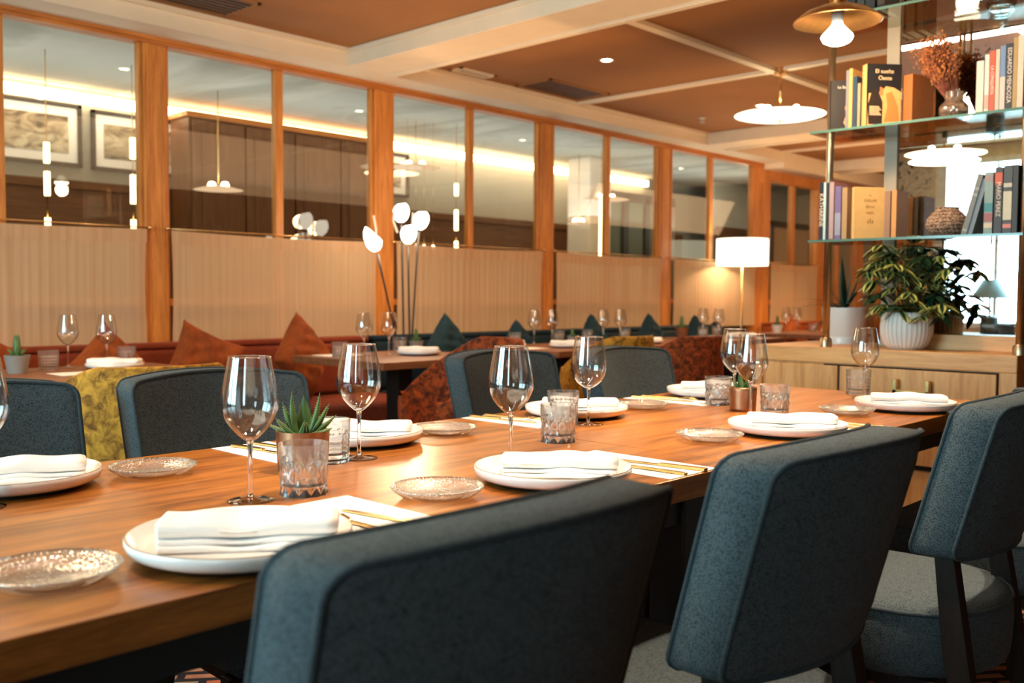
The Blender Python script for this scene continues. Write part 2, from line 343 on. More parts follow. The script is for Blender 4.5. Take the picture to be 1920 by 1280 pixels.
# south wall behind the camera, with wainscot
struct('wall_south',MB().box(XW-.2,XE+.2,YS-.15,YS,0,ZC),'panelx')
struct('wainscot_south',MB().box(XW,XE,YS,YS+.03,0,1.0),'panelx')
struct('wall_east',MB().box(XE,XE+.15,YS,YB,0,ZC),'wallcream')
struct('wainscot_east',MB().box(XE-.03,XE,YS,YP,0,1.0),'honeyx')
struct('trim_28',MB().box(9.36,XE,4.93,5.25,2.44,2.5),'cream')
struct('wall_back',MB().box(XW-.2,XE+.2,YB,YB+.15,0,2.6),'backwall')
# west wall with three windows, the first one added as fill
ys=[YS]; 
m=MB(); prev=YS
for a,b in WIN:
    m.box(XW-.12,XW,prev,a,0,ZC); m.box(XW-.12,XW,a,b,0,.80); m.box(XW-.12,XW,a,b,2.46,ZC); prev=b
m.box(XW-.12,XW,prev,YB,0,ZC); struct('wall_west',m,'wallcream')
struct('wall_west_paper',MB().box(XW,XW+.006,3.72,5.12,1.55,ZC-.1),'paper2')
struct('wall_west_wood',MB().box(XW,XW+.02,3.70,5.15,0,1.5).box(XW,XW+.02,YS,3.70,0,.72),'honeyx')
for i,(a,b) in enumerate(WIN):
    m=MB(); e=.06
    m.box(XW-.1,XW+.03,a-.02,a+e,.78,2.48).box(XW-.1,XW+.03,b-e,b+.05,.78,2.48).box(XW-.1,XW+.03,a,b,.78,.78+e).box(XW-.1,XW+.03,a,b,2.42,2.48).box(XW-.08,XW-.02,(a+b)/2-.02,(a+b)/2+.02,.8,2.44)
    w=struct('window_%d'%(i+1),m,'white',bevel=.004)
# ------------------------------------------------------------------ glazed oak partition
posts=[(-.75,-.61),(.87,1.01),(2.49,2.626),(4.105,4.267),(5.79,5.95),(7.45,7.646),(9.19,9.34)]
muls=[(.13,.18),(1.72,1.775),(3.342,3.396),(5.0,5.05),(6.66,6.71),(8.33,8.385)]
def postmb(a,b,z1=2.46):
    m=MB().box(a,b,YP-.035,YP+.05,0,z1)
    for q in (a+.02,b-.03): m.box(q,q+.01,YP-.041,YP-.035,0,z1)
    return m
n=9
for a,b in posts: struct('trim_%d'%n,postmb(a,b),'honey',bevel=.004,seg=2); n+=1
m=MB().box(XW,9.34,YP-.04,YP+.05,2.46,2.512).box(XW,9.34,YP-.055,YP-.04,2.48,2.512)
struct('trim_%d'%n,m,'honeyx',bevel=.004); n+=1
k=4
for i in range(len(posts)-1):
    a,b=posts[i][1],posts[i+1][0]; mu=muls[i]
    m=MB().box(mu[0],mu[1],YP-.02,YP+.03,.8,2.46).box(a,b,YP-.02,YP+.03,1.01,1.05).box(a,b,YP-.03,YP+.04,.0,.10)
    m.box(a,a+.02,YP-.015,YP+.03,.1,2.46).box(b-.02,b,YP-.015,YP+.03,.1,2.46)
    w=struct('window_%d'%k,m,'honey',bevel=.003); 
    g=struct('pane',MB().box(a+.01,b-.01,YP-.002,YP+.002,.1,2.46),'pane',w); k+=1
# lower glazed frame at the far end
m=MB().box(9.34,9.50,YP-.05,YP+.05,0,2.44).box(9.50,12.6,YP-.052,YP+.05,2.33,2.44).box(10.62,10.86,YP-.05,YP+.05,0,2.33).box(10.04,10.105,YP-.03,YP+.03,1.0,2.33).box(9.30,9.52,YP-.045,YP+.045,2.30,2.50)
m.box(11.7,11.9,YP-.05,YP+.05,0,2.33).box(9.5,10.62,YP-.02,YP+.02,1.0,1.05).box(12.4,12.6,YP-.05,YP+.05,0,2.33).box(11.2,11.26,YP-.03,YP+.03,1.0,2.33)
w=struct('window_%d'%k,m,'honey',bevel=.004); struct('pane',MB().box(9.5,12.4,YP-.002,YP+.002,.1,2.33),'pane',w)
# ------------------------------------------------------------------ cafe curtains
def curtain(a,b,zt,zb,label):
    t=thing('cafe_curtain',((a+b)/2,YP-.06,zt),0,label,'curtain','sheer curtains along the oak partition')
    w=(b-a)/2
    def f(u,v,hem=False):
        x=(u*2-1)*w; z=-.004-.012*(1-(2*u-1)**2)
        amp=.0005 if v>.85 else .0011
        y=amp*math.sin(u*w*2*120+3*math.sin(u*9))+.0016*math.sin(u*37+1)+.0009*math.sin(u*143+2*math.sin(u*5))
        zb2=zb-zt
        return (x*(1-.012*math.sin(v*PI)),y,zb2+(z-zb2)*v)
    MB().grid(260,8,f).build('voile_panel','voile',t)
    def g(u,v):
        x,y,z=f(u,1); return (x,y-.006,z-.075*(1-v))
    MB().grid(260,2,g).build('hem','voile',t)
    m=MB().tube([(-w-.03,.012,.004),(w+.03,.012,.004)],.004,8)
    rod=m.build('curtain_rod','brass',t)
    for s in (-1,1):
        h=MB().lathe([(0,-.012),(.008,-.01),(.012,0),(.008,.01),(0,.012)],12).build('rod_hook','brass',t,loc=(s*(w+.02),.0,.004))
    return t
names=['leftmost','second from left','third from left','fourth from left','fifth from left','lit by the drum-shade lamp']
clab=['plain cream voile curtain behind the leftmost round-bulbed stretch, mostly out of frame at left',
'cream voile half curtain behind the potted succulent and first pair of background glasses',
'cream voile half curtain between two posts behind the rust pointed cushions',
'cream voile half curtain directly right of the tulip lamp',
'cream voile half curtain behind the blue cushions, left of the drum-shade lamp bay',
'cream voile half curtain brightly lit by the drum-shade lamp']
for i in range(1,6):
    a,b=posts[i][1],posts[i+1][0]; curtain(a+.005,b-.005,1.44,.78,clab[i])
curtain(9.51,10.62,1.45,.80,'cream voile half curtain in the lower far frame, right of the drum-shade lamp')
curtain(posts[0][1],posts[1][0],1.44,.78,clab[0])
# ------------------------------------------------------------------ banquettes
def banquette(x0,x1,mat,mseat,label):
    t=thing('banquette',((x0+x1)/2,4.75,0),0,label,'bench seat'); w=(x1-x0)/2
    MB().box(-w,w,-.30,.33,0,.24).build('base','darkwood',t,smooth=False)
    nn=max(1,round(2*w/.9))
    for i in range(nn):
        a=-w+2*w*i/nn; b=-w+2*w*(i+1)/nn
        MB().box(a+.004,b-.004,-.33,.24,.24,.45).build('seat_cushion',mseat,t,bevel=.035,seg=4)
    MB().box(-w,w,.25,.375,.45,.775).build('backrest',mseat,t,bevel=.03,seg=4)
    MB().box(-w,w,.255,.38,.775,.808).build('top_rail',mat,t,bevel=.012,seg=3)
    return t
banquette(-1.0,3.93,'rseat','rseat','long rust red velvet bench along the left of the partition')
banquette(3.97,8.3,'bseat','bseat','long navy velvet bench right of the tulip lamp')
banquette(9.3,11.8,'rvel','rvel','orange velvet bench at the far end beyond the sideboard')
# ------------------------------------------------------------------ scatter cushions
def cushion(x,y,z,size,mat,rz,tilt,label,group,asp=1.0):
    m=MB()
    def side(sg):
        def f(u,v):
            a=u*2-1;b=v*2-1
            e=(1-abs(a)**2.6)*(1-abs(b)**2.6)
            pin=1-.10*(1-a*a)*abs(b)**3-.0; pin2=1-.10*(1-b*b)*abs(a)**3
            th=.075*max(e,0)**.42
            wr=(.010*math.sin(6*a+5*b+a*b*4)+.006*math.sin(13*b-7*a+3*a*a)+.004*math.sin(21*a+9*b))*e
            return (a*size/2*pin2,sg*(th+wr),b*size/2*pin)
        return f
    m.grid(22,22,side(1)); m.grid(22,22,side(-1))
    o=m.build('scatter_cushion',mat); o.location=(x,y,z); o.rotation_euler=(tilt,R(45)*asp,rz); tag(o,label,'cushion',group); return o
# (x of tip, tip z)
def cus(xt,zt,size,mat,label,group,roll=1,rz=0,dy=0):
    a=R(45)*roll; k=(math.cos(a)+math.sin(a))*.96; size=(zt-.462)/k/math.cos(R(12)); hd=size*k/2*math.cos(R(12))
    cushion(xt,4.77+dy,zt-hd,size,mat,rz,R(-12),label,group,roll)
g1='rust velvet cushions on the left bench'; g2='blue velvet cushions on the navy bench'
cus(1.50,.965,.50,'rvel','rust cushion at the left picture edge behind the grey potted succulent',g1,.7,R(10))
cus(2.10,.925,.50,'rvel','rust cushion behind the second background wine glass from the left',g1,1,R(-6))
cus(2.62,.93,.50,'rvel','rust cushion leaning just right of the first tall oak post',g1,.55,R(-14))
cus(3.22,.968,.54,'rvel','tallest rust cushion with a pointed peak, behind the small laid table',g1,.95,R(10),-.05)
cus(4.42,.952,.44,'bvel','blue cushion just right of the tulip lamp',g2)
cus(5.12,.900,.40,'bvel','small blue cushion behind the left glass of the middle background pair',g2)
cus(6.0,.935,.42,'bvel','blue cushion between the second and third background glass pairs',g2,1,R(8))
cus(6.78,.93,.46,'bvel','large pointed blue cushion left of the rust tub chair on the bench',g2)
cus(7.5,.912,.42,'bvel','blue cushion behind the farthest pair of glasses left of the drum lamp',g2)
cus(7.86,.86,.40,'bvel','blue cushion lowest, directly left of the drum lamp stem',g2,.9)
cus(9.0+.35,.90,.44,'rvel','orange cushion just right of the drum lamp on the far bench','orange cushions on the far bench',.8)
cus(10.1+.3,.88,.42,'rvel','orange cushion on the far bench beside the brass shelf pole','orange cushions on the far bench',1.1)
# ------------------------------------------------------------------ dining table
def long_table():
    x0,x1,y0,y1=-1.0,3.306,.978,1.886
    t=thing('dining_table',((x0+x1)/2,(y0+y1)/2,0),0,'long brown wooden dining table laid for a group in the foreground','table'); cx,cy=(x0+x1)/2,(y0+y1)/2
    for a,b in ((x0,1.7185),(1.7205,x1)):
        MB().box(a-cx,b-cx,y0-cy,y1-cy,.705,.75).build('tabletop','table',t,smooth=False,bevel=.002)
    for a,b in ((x0,1.7185),(1.7205,x1)):
        MB().box(a-cx+.08,b-cx-.08,y0-cy+.06,y0-cy+.09,.64,.705).build('apron','black',t,smooth=False)
        MB().box(a-cx+.08,b-cx-.08,y1-cy-.09,y1-cy-.06,.64,.705).build('apron','black',t,smooth=False)
        for ex in ((a+.08) if a<0 else None,(b-.08) if b>3 else None):
            if ex: MB().box(ex-cx-.015,ex-cx+.015,y0-cy+.09,y1-cy-.09,.60,.705).build('end_shade_rail','black',t,smooth=False)  # added black rail, stands in for shade under the table end
        for lx in (a+.10,b-.10):
            for ly in (y0+.09,y1-.09):
                MB().box(lx-cx-.04,lx-cx+.04,ly-cy-.04,ly-cy+.04,0,.705).build('leg','black',t,smooth=False,bevel=.004)
    return t
long_table()
# ------------------------------------------------------------------ upholstered dining chair
def dining_chair():
    t=thing('dining_chair',(0,0,0),0,'x','chair','teal grey upholstered dining chairs')
    Wd,z0,z1,th=.45,.585,.885,.08
    def dfm(x,y,z):
        return (x*(1-.03*(z1-z)/(z1-z0)),y-.188-.08*(z-z0)/(z1-z0)-.062*(1-(2*x/Wd)**2),z+(-.003+.015*(1-(2*x/Wd)**2))*max(0,(z-z0)/(z1-z0)))
    # rounded slab as grid
    def outline(k,inset=0.0,rc=.024):
        w=Wd/2-inset; a0=z0+inset; a1=z1-inset; pts=[]
        for cx,cz,s in ((w-rc,a1-rc,0),(-w+rc,a1-rc,90),(-w+rc,a0+rc,180),(w-rc,a0+rc,270)):
            for j in range(5):
                an=R(s+j*22.5); pts.append((cx+rc*math.cos(an),cz+rc*math.sin(an)))
        res=[]
        for i in range(len(pts)):
            p,q=pts[i],pts[(i+1)%len(pts)]; L=math.hypot(q[0]-p[0],q[1]-p[1]); ns=max(1,int(L/.03))
            for s in range(ns): res.append((p[0]+(q[0]-p[0])*s/ns,p[1]+(q[1]-p[1])*s/ns))
        return res
    ol=outline(0)
    m=MB(); rings=[]; layers=[(.030,th/2+.004),(.012,th/2+.001),(0,th/2-.006),(0,-th/2+.006),(.012,-th/2-.001),(.030,-th/2-.004)]
    vs=[];cz=(z0+z1)/2; n=len(ol)
    # full rings down to centre for both faces
    sc=[(.0,th/2+.008),(.35,th/2+.0075),(.7,th/2+.006),(.9,th/2+.003),(.985,th/2),(1,th/2-.003),(1.004,0),(1,-th/2+.003),(.985,-th/2),(.9,-th/2-.003),(.7,-th/2-.006),(.35,-th/2-.0075),(0,-th/2-.008)]
    for s,yy in sc:
        for (x,z) in ol: vs.append(dfm(x*s,yy,cz+(z-cz)*s))
    fs=[(k*n+i,k*n+(i+1)%n,(k+1)*n+(i+1)%n,(k+1)*n+i) for k in range(len(sc)-1) for i in range(n)]
    m.add(vs,fs); back=m.build('backrest','teal',t)
    for yy in (th/2+.0,-th/2-.0):
        MB().tube([dfm(x*.992,yy,cz+(z-cz)*.992) for x,z in ol],.0045,6,closed=True).build('piping','tealpipe',back)
    # seat: D-shaped cushion
    pts=[]
    for x,y in ((.215,.22),(.225,.0)): pts.append((x,y))
    for i in range(13):
        a=R(0-i*15); pts.append((.225*math.cos(a),-.10+.185*math.sin(a)))
    pts.append((-.225,0)); pts.append((-.215,.22))
    fin=[]
    for i in range(len(pts)):
        p,q=pts[i],pts[(i+1)%len(pts)]; L=math.hypot(q[0]-p[0],q[1]-p[1]); ns=max(1,int(L/.04))
        for s in range(ns): fin.append((p[0]+(q[0]-p[0])*s/ns,p[1]+(q[1]-p[1])*s/ns))
    n=len(fin); vs=[]
    lv=[(0,.335),(.93,.335),(.985,.345),(1.0,.37),(1.01,.42),(1.0,.462),(.985,.47),(.9,.478),(.6,.488),(.0,.492)]
    for s,z in lv:
        for x,y in fin: vs.append((x*s,y*s,z))
    fs=[(k*n+i,(k)*n+(i+1)%n,(k+1)*n+(i+1)%n,(k+1)*n+i) for k in range(len(lv)-1) for i in range(n)]
    seat=MB().add(vs,fs).build('seat','teal',t)
    MB().tube([(x*1.0,y*1.0,.467) for x,y in fin],.0045,6,closed=True).build('piping','tealpipe',seat)
    for s in (-1,1):
        MB().add([(s*.18-.02,-.190,.62),(s*.18+.02,-.190,.62),(s*.18+.02,-.225,.62),(s*.18-.02,-.225,.62),
                  (s*.188-.02,-.215,.40),(s*.188+.02,-.215,.40),(s*.188+.02,-.262,.40),(s*.188-.02,-.262,.40),
                  (s*.2-.018,-.30,0),(s*.2+.018,-.30,0),(s*.2+.018,-.335,0),(s*.2-.018,-.335,0)],
                 [(0,3,2,1)]+[(a,b,b+4,a+4) for a,b in ((0,1),(1,2),(2,3),(3,0),(4,5),(5,6),(6,7))]+[(7,4,8,11),(8,9,10,11)]).build('leg','darkwood',t,smooth=False,bevel=.003)
        MB().add([(s*.2-.02,.2,.335),(s*.2+.02,.2,.335),(s*.2+.02,.16,.335),(s*.2-.02,.16,.335),(s*.2-.013,.19,0),(s*.2+.013,.19,0),(s*.2+.013,.164,0),(s*.2-.013,.164,0)],
                 [(0,3,2,1),(4,5,6,7),(0,1,5,4),(1,2,6,5),(2,3,7,6),(3,0,4,7)]).build('leg','darkwood',t,smooth=False,bevel=.003)
    MB().box(-.2,.2,-.2,.2,.31,.337).build('seat_frame','darkwood',t,smooth=False)
    return t
ch=dining_chair(); gc='teal grey upholstered dining chairs'
place(ch,(.637,.885,0),R(0),'nearest teal grey chair, its dark back filling the bottom centre',gc)
place(ch,(1.275,.865,0),R(0),'teal grey chair second from the camera, back cut by the bottom edge',gc)
place(ch,(2.085,.87,0),R(3),'teal grey chair with its whole grey seat visible at right',gc)
place(ch,(2.80,.86,0),R(0),'teal grey chair at the right picture edge, mostly hidden behind the fully visible one',gc)
for x,y,rz,l in ((.645,1.90,180,'teal grey chair across the table at the left picture edge'),
                 (1.18,1.84,178,'teal grey chair across the table behind the nearest wine glass and succulent'),
                 (2.30,1.95,181,'teal grey chair across the table between the second and fourth wine glasses'),
                 (2.80,1.82,180,'teal grey chair across the table, farthest, left of a rust tub chair')):
    place(ch,(x,y,0),R(rz),l,gc)
# ------------------------------------------------------------------ tableware prototypes
def wine(kind):
    t=thing('wine_glass',(0,0,0),0,'x','glass')
    if kind==0: o=[(.0055,.097),(.012,.101),(.024,.112),(.037,.128),(.0452,.148),(.0455,.160),(.043,.182),(.0385,.206),(.0335,.233)]
    else: o=[(.0055,.095),(.014,.098),(.028,.108),(.039,.122),(.0452,.142),(.0458,.158),(.043,.182),(.0385,.21),(.0355,.228)]
    inn=[(max(r-.0011,.0005),z+.0015) for r,z in o[::-1]]; inn[0]=(inn[0][0],o[-1][1]); inn[-1]=(.0005,.1025)
    # smooth profile
    def sm(p):
        for _ in range(2):
            q=[p[0]]
            for a,b in zip(p,p[1:]): q+=[(a[0]*.75+b[0]*.25,a[1]*.75+b[1]*.25),(a[0]*.25+b[0]*.75,a[1]*.25+b[1]*.75)]
            q.append(p[-1]); p=q
        return p
    MB().lathe(sm(o)+sm(inn),48).build('bowl','wglass',t)
    MB().lathe([(o[-1][0]-.0013+.0013*math.cos(a),o[-1][1]+.0009*math.sin(a)) for a in [R(k*45) for k in range(9)]],48).build('rim','fglass',t)
    MB().lathe([(0,.0045),(.0055,.006),(.0042,.015),(.0036,.04),(.0036,.075),(.0048,.09),(.006,.097),(.0085,.1015),(0,.1035)],20).build('stem','fglass',t)
    MB().lathe([(0,.0),(.0375,.0),(.038,.0012),(.030,.0022),(.015,.0035),(.006,.0065),(0,.007)],40).build('foot','wglass',t)
    return t
wg=[wine(0),wine(1)]
def tumbler(kind):
    t=thing('water_tumbler',(0,0,0),0,'x','glass')
    n=120; k=12 if kind==0 else 10
    rows=28; hh=.086; R0=.0415; o=[]
    vs=[];
    for j in range(rows+1):
        z=hh*j/rows; o.append((R0*(.97+.03*j/rows),z))
    def fn(r,z,a):
        if r<R0*.95: return r
        if z>.060: 
            d=0 if z>.075 else .0
            return r
        q=a*k/(2*PI); s=z/.0172
        if kind==0:
            u=(q+s*.5)%1; v=(q-s*.5)%1
            c=min(abs(u-.5),abs(v-.5))*2
            dd=.0040*(1-c)**1.0 if z<.05 else .0040*(1-c)*max(0,(.060-z)/.010)
            return r-dd
        c=abs((q%1)-.5)*2; h=abs((z/.011)%1-.5)*2
        return r-.0024*max(1-c*1.1,0)-.0016*h*(1 if z<.05 else .4)
    inner=[(R0-.0025,hh),(R0-.0035,.05),(R0-.0045,.022),(R0-.010,.016),(0,.0145)]
    MB().lathe([(0,0)]+[(R0*.9,0)]+o+inner,n,fn=fn).build('body','cut',t,auto=22)
    return t
tb=[tumbler(0),tumbler(1)]
def plate():
    t=thing('dinner_plate',(0,0,0),0,'x','plate')
    MB().lathe([(0,.0125),(.118,.0125),(.131,.017),(.1385,.0285),(.1402,.0295),(.1425,.0285),(.1425,.022),(.139,.014),(.130,.0085),(.118,.007),(0,.007)][::-1],72).build('dish','plate',t)
    MB().lathe([(0,.0),(.112,0),(.120,.007),(.124,.0078),(0,.0075)],60).build('foot','platefoot',t)
    MB().tube([(.1412*math.cos(2*PI*i/72),.1412*math.sin(2*PI*i/72),.0292) for i in range(72)],.0008,5,closed=True).build('rim_line','rim',t)
    return t
pl=plate()
def glassdish():
    t=thing('glass_bread_plate',(0,0,0),0,'x','plate')
    def fn(r,z,a):
        if r>.058: return r*(1+.006*math.cos(16*a))
        return r
    prof=[(0,.004),(.045,.0045),(.055,.008),(.066,.015),(.0765,.0205),(.0775,.0195),(.074,.014),(.060,.004),(.052,.0015),(.04,0),(0,0)]
    MB().lathe(prof[::-1],80,fn=fn).build('dish','dish',t)
    m=MB()
    for k in range(64):
        a=2*PI*k/64
        for q,rad in ((0,.064),(1,.070)):
            b=a+q*PI/64; z=.0135+.0045*q
            m.add([(rad*math.cos(b)+.0022*dx,rad*math.sin(b)+.0022*dy,z+.0016*dz) for dx,dy,dz in ((1,0,0),(0,1,0),(-1,0,0),(0,-1,0),(0,0,1))],[(0,1,4),(1,2,4),(2,3,4),(3,0,4)])
    bb=m.build('beaded_rim','dish',t)
    return t
gd=glassdish()
def napkin(L=.215,Wd=.085,hh=.03,seed=0):
    t=MB(); r=random.Random(seed)
    ph=r.random()*6
    def sec(w0,w1,z0,z1,L,n=14):
        rc=min((z1-z0)*.48,.012); out=[]
        for cx,cz,s in ((w1-rc,z1-rc,0),(w0+rc,z1-rc,90),(w0+rc,z0+rc,180),(w1-rc,z0+rc,270)):
            for j in range(4): an=R(s+j*30); out.append((cx+rc*math.cos(an),cz+rc*math.sin(an)))
        vs=[];k=len(out); NX=26
        xs=[-L/2-.001]+[-L/2+.001*i*2 for i in range(1,3)]+[-L/2+L*(i+.8)/NX for i in range(NX-1)]+[L/2-.002,L/2+.001]
        for i,x in enumerate(xs):
            e=0.55 if i in(0,len(xs)-1) else (.88 if i in (1,len(xs)-2) else 1)
            w=1+.02*math.sin(x*26+ph); dz=.0022*math.sin(x*31+ph)+.0012*math.sin(x*70+ph)
            for (y,z) in out: vs.append((x,((y-(w0+w1)/2)*e*w+(w0+w1)/2),((z-(z0+z1)/2)*e+(z0+z1)/2)+(dz if z>(z0+z1)/2 else dz*.3)))
        m=len(xs); fs=[(i*k+j,i*k+(j+1)%k,(i+1)*k+(j+1)%k,(i+1)*k+j) for i in range(m-1) for j in range(k)]
        fs+=[tuple(range(k))[::-1],tuple((m-1)*k+j for j in range(k))]
        t.add(vs,fs)
    sec(-Wd/2-.012,Wd/2,0,.008,L*.97); sec(-Wd/2-.004,Wd/2,.008,.0145,L*.985); sec(-Wd/2,Wd/2+.003,.0145,hh,L)
    return t.build('folded_napkin','napkin')
# settings: (x,y, kind, napkin rz, label)
P=[(.655,1.10,-38,'nearest white plate, front left on the long table','thick white rolled napkin on the nearest front plate'),
   (1.305,1.13,-50,'white plate on the near side above the second dining chair','bright white rolled napkin on the near plate in the picture centre'),
   (2.17,1.12,-56,'white plate on the near side behind the bread plate right of centre','white rolled napkin on the near plate right of centre'),
   (2.885,1.11,-60,'white plate nearest the drawer handle at the right end','white rolled napkin on the plate beside the drawer handle'),
   (.60,1.745,-24,'white plate at the left picture edge across the table','white rolled napkin on the plate at the left picture edge'),
   (1.335,1.735,-44,'white plate behind the second wine glass across the table','white rolled napkin behind the second wine glass stem'),
   (2.06,1.70,-48,'white plate behind the fourth wine glass across the table','white rolled napkin behind the fourth wine glass stem'),
   (2.785,1.72,-52,'white plate across the table behind the tumbler and copper pot','white rolled napkin on the farthest plate across the table')]
for i,(x,y,a,l,nl) in enumerate(P):
    place(pl,(x,y,.75),R(i*37),l,'white dinner plates on the long table')
    o=napkin(.225 if i==0 else .21,.08,.034,i); o.location=(x+.008,y-.008,.7628); o.rotation_euler=(0,0,R(a)); tag(o,nl,'napkin','folded napkins on the long table')
D=[(.43,1.135,'glass bread plate in the bottom left corner'),(1.06,1.17,'glass bread plate in front of the bright table glare, left of centre'),(1.922,1.185,'glass bread plate on the near side right of centre'),(2.64,1.18,'glass bread plate left of the plate nearest the drawer handle'),
   (.82,1.68,'glass bread plate across the table at far left'),(1.553,1.69,'glass bread plate between second and third wine glasses across the table'),(2.325,1.665,'glass bread plate in front of the farthest placemat')]
for x,y,l in D: place(gd,(x,y,.75),rnd.random(),l,'clear glass bread plates')
G=[(.504,1.61,0,'wine glass at the left picture edge, only its bowl edge showing'),(.829,1.364,0,'nearest large wine glass behind the front napkin'),(1.2,1.562,0,'second wine glass from the left, its foot in the table glare'),
   (1.383,1.31,0,'third wine glass, standing left of the centre tumbler'),(1.936,1.557,1,'rounder wine glass in front of the farther centre plate'),(2.66,1.555,0,'wine glass of the overlapping pair, the one behind'),
   (2.355,1.325,0,'wine glass of the overlapping pair, the front one beside the copper pot'),(3.118,1.335,0,'wine glass at the right in front of the ribbed white pot')]
for x,y,k,l in G: place(wg[k],(x,y,.75),0,l,'wine glasses on the long table')
T=[(.921,1.349,0,'cut crystal tumbler in front of the toothed succulent'),(1.135,1.573,1,'square-cut tumbler behind the succulent and nearest tumbler'),(1.663,1.425,0,'crystal tumbler at centre with starburst cuts, the front of two'),(1.90,1.612,1,'tumbler right behind the centre crystal tumbler'),
   (2.592,1.571,0,'cut tumbler left of the hammered copper pot'),(2.481,1.32,0,'cut tumbler right of the hammered copper pot'),(3.368,1.362,1,'tumbler near the drawer handle at the right end')]
for x,y,k,l in T:
    if x>3.3: x,y=3.22,1.40
    place(tb[k],(x,y,.75),rnd.random(),l,'cut tumblers on the long table')
# placemats with gold cutlery
def placemat(x0,x1,y0,y1,label,flip=False):
    cx,cy=(x0+x1)/2,(y0+y1)/2; t=thing('paper_placemat',(cx,cy,.7502),0,label,'placemat','white paper strips under the cutlery')
    MB().box(x0-cx,x1-cx,y0-cy,y1-cy,0,.0006).build('sheet','paper',t,smooth=False)
    m=MB(); yy=(y1-cy-.03) if flip else (y0-cy+.03)
    for k in range(2): m.box(-.06+.003*k,-.02,yy+.008*k-.001,yy+.008*k+.001,.0006,.0008)
    m.build('printed_lines','print',t,smooth=False); return t
def knife():
    t=thing('table_knife',(0,0,0),0,'x','knife')
    MB().add([(-.0075,-.11,0),(.0075,-.11,0),(.0055,-.01,0),(-.0055,-.01,0),(-.0075,-.11,.006),(.0075,-.11,.006),(.0055,-.01,.006),(-.0055,-.01,.006)],[(0,3,2,1),(4,5,6,7),(0,1,5,4),(1,2,6,5),(2,3,7,6),(3,0,4,7)]).build('handle','goldc',t,bevel=.0015,smooth=False)
    b=[(-.003,-.01),(.006,-.005),(.009,.03),(.0085,.07),(.004,.1),(-.004,.108),(-.0045,.05)]
    MB().add([(x,y,.001) for x,y in b]+[(x,y,.0028) for x,y in b],[tuple(range(7))[::-1],tuple(range(7,14))]+[(i,(i+1)%7,(i+1)%7+7,i+7) for i in range(7)]).build('blade','goldc',t,smooth=False)
    return t
def fork():
    t=thing('table_fork',(0,0,0),0,'x','fork')
    MB().add([(-.006,-.105,0),(.006,-.105,0),(.003,.03,.002),(-.003,.03,.002),(-.006,-.105,.005),(.006,-.105,.005),(.003,.03,.0055),(-.003,.03,.0055)],[(0,3,2,1),(4,5,6,7),(0,1,5,4),(1,2,6,5),(2,3,7,6),(3,0,4,7)]).build('handle','goldc',t,smooth=False,bevel=.001)
    m=MB().grid(6,4,lambda u,v:((u-.5)*(.006+.016*v**.6),.03+.03*v,.004+.003*v+.002*(2*u-1)**2))
    h=m.build('head','goldc',t,solid=.0016)
    for k in range(4):
        x=-.0098+k*.0065; MB().tube([(x,.058,.0075),(x*1.03,.075,.008),(x*1.02,.095,.0035)],[.0014,.0012,.0006],6).build('tine','goldc',h)
    return t
kn,fk=knife(),fork()
mats=[(.80,.962,.984,1.284,0,'front placemat right of the nearest plate'),(1.463,1.625,.983,1.285,0,'placemat at the table edge between the two nearest chair backs'),(2.315,2.47,.984,1.285,0,'placemat behind the second chair back, right of its plate'),(3.05,3.20,.985,1.285,0,'placemat hidden behind the third chair, at the right end'),
      (1.05,1.19,1.58,1.882,1,'placemat behind the succulent, left of the second wine glass'),(1.79,1.912,1.6,1.882,1,'placemat behind the third wine glass across the table'),(2.52,2.64,1.58,1.882,1,'farthest placemat across the table left of the last plate')]
for i,(a,b,c,d,fl,l) in enumerate(mats):
    placemat(a,b,c,d,l,bool(fl)); cx=(a+b)/2; cy=(c+d)/2
    wh=['beside nearest plate','between nearest two chair backs','behind the second chair back','hidden behind the third chair','left of second wine glass','behind the third wine glass','at the far side, farthest'][i]
    place(kn,(cx+(.02 if not fl else -.01),cy-(.045 if not fl else -.03),.751),R(8 if not fl else 188),'gold table knife on the paper strip '+wh,'gold knives on the long table')
    place(fk,(cx-(.035 if not fl else -.035),cy-(.045 if not fl else -.03),.751),R(4 if not fl else 184),'gold fork on the paper strip '+wh,'gold forks on the long table')
# ------------------------------------------------------------------ small potted plants
def succ_leaf(m,base,d,L,w,curl=.25,mi=0,bumps=True,th=.5):
    d=Vector(d).normalized(); side=d.cross(Vector((0,0,1))); side=side.normalized() if side.length>.05 else Vector((1,0,0)); nn=side.cross(d).normalized()
    K=9; vs=[]; base=Vector(base)
    for i in range(K+1):
        s=i/K; ww=w*(1-s)**.7*(.75+.9*s*(1-s)*1.6); c=base+d*L*s-nn*L*curl*s*s*-1*.5
        if i==K: ww=.0004
        for q in range(6):
            a=q*PI/3; vs.append(c+side*ww*math.cos(a)+nn*ww*th*math.sin(a))
    fs=[(i*6+q,i*6+(q+1)%6,(i+1)*6+(q+1)%6,(i+1)*6+q) for i in range(K) for q in range(6)]
    m.add(vs,fs,mi)
    if bumps:
        for i in range(14):
            s=.12+.8*i/14; ww=w*(1-s)**.7*(.75+.9*s*(1-s)*1.6); c=base+d*L*s+nn*L*curl*s*s*.5
            for off in (-1,-.4,.4,1):
                e=c-nn*ww*th*(.95 if abs(off)<.9 else .1)+side*ww*off*.9; r=.0013
                m.add([e+Vector((r,0,0)),e+Vector((0,r,0)),e-Vector((r,0,0)),e-Vector((0,r,0)),e-nn*r*1.3],[(0,1,4),(1,2,4),(2,3,4),(3,0,4),(0,3,2,1)],1)
                e=c+nn*ww*th*.95+side*ww*off*.8
                if abs(off)<.9: m.add([e+Vector((r,0,0)),e+Vector((0,r,0)),e-Vector((r,0,0)),e-Vector((0,r,0)),e+nn*r*1.3],[(0,1,4),(1,2,4),(2,3,4),(3,0,4),(0,3,2,1)],1)
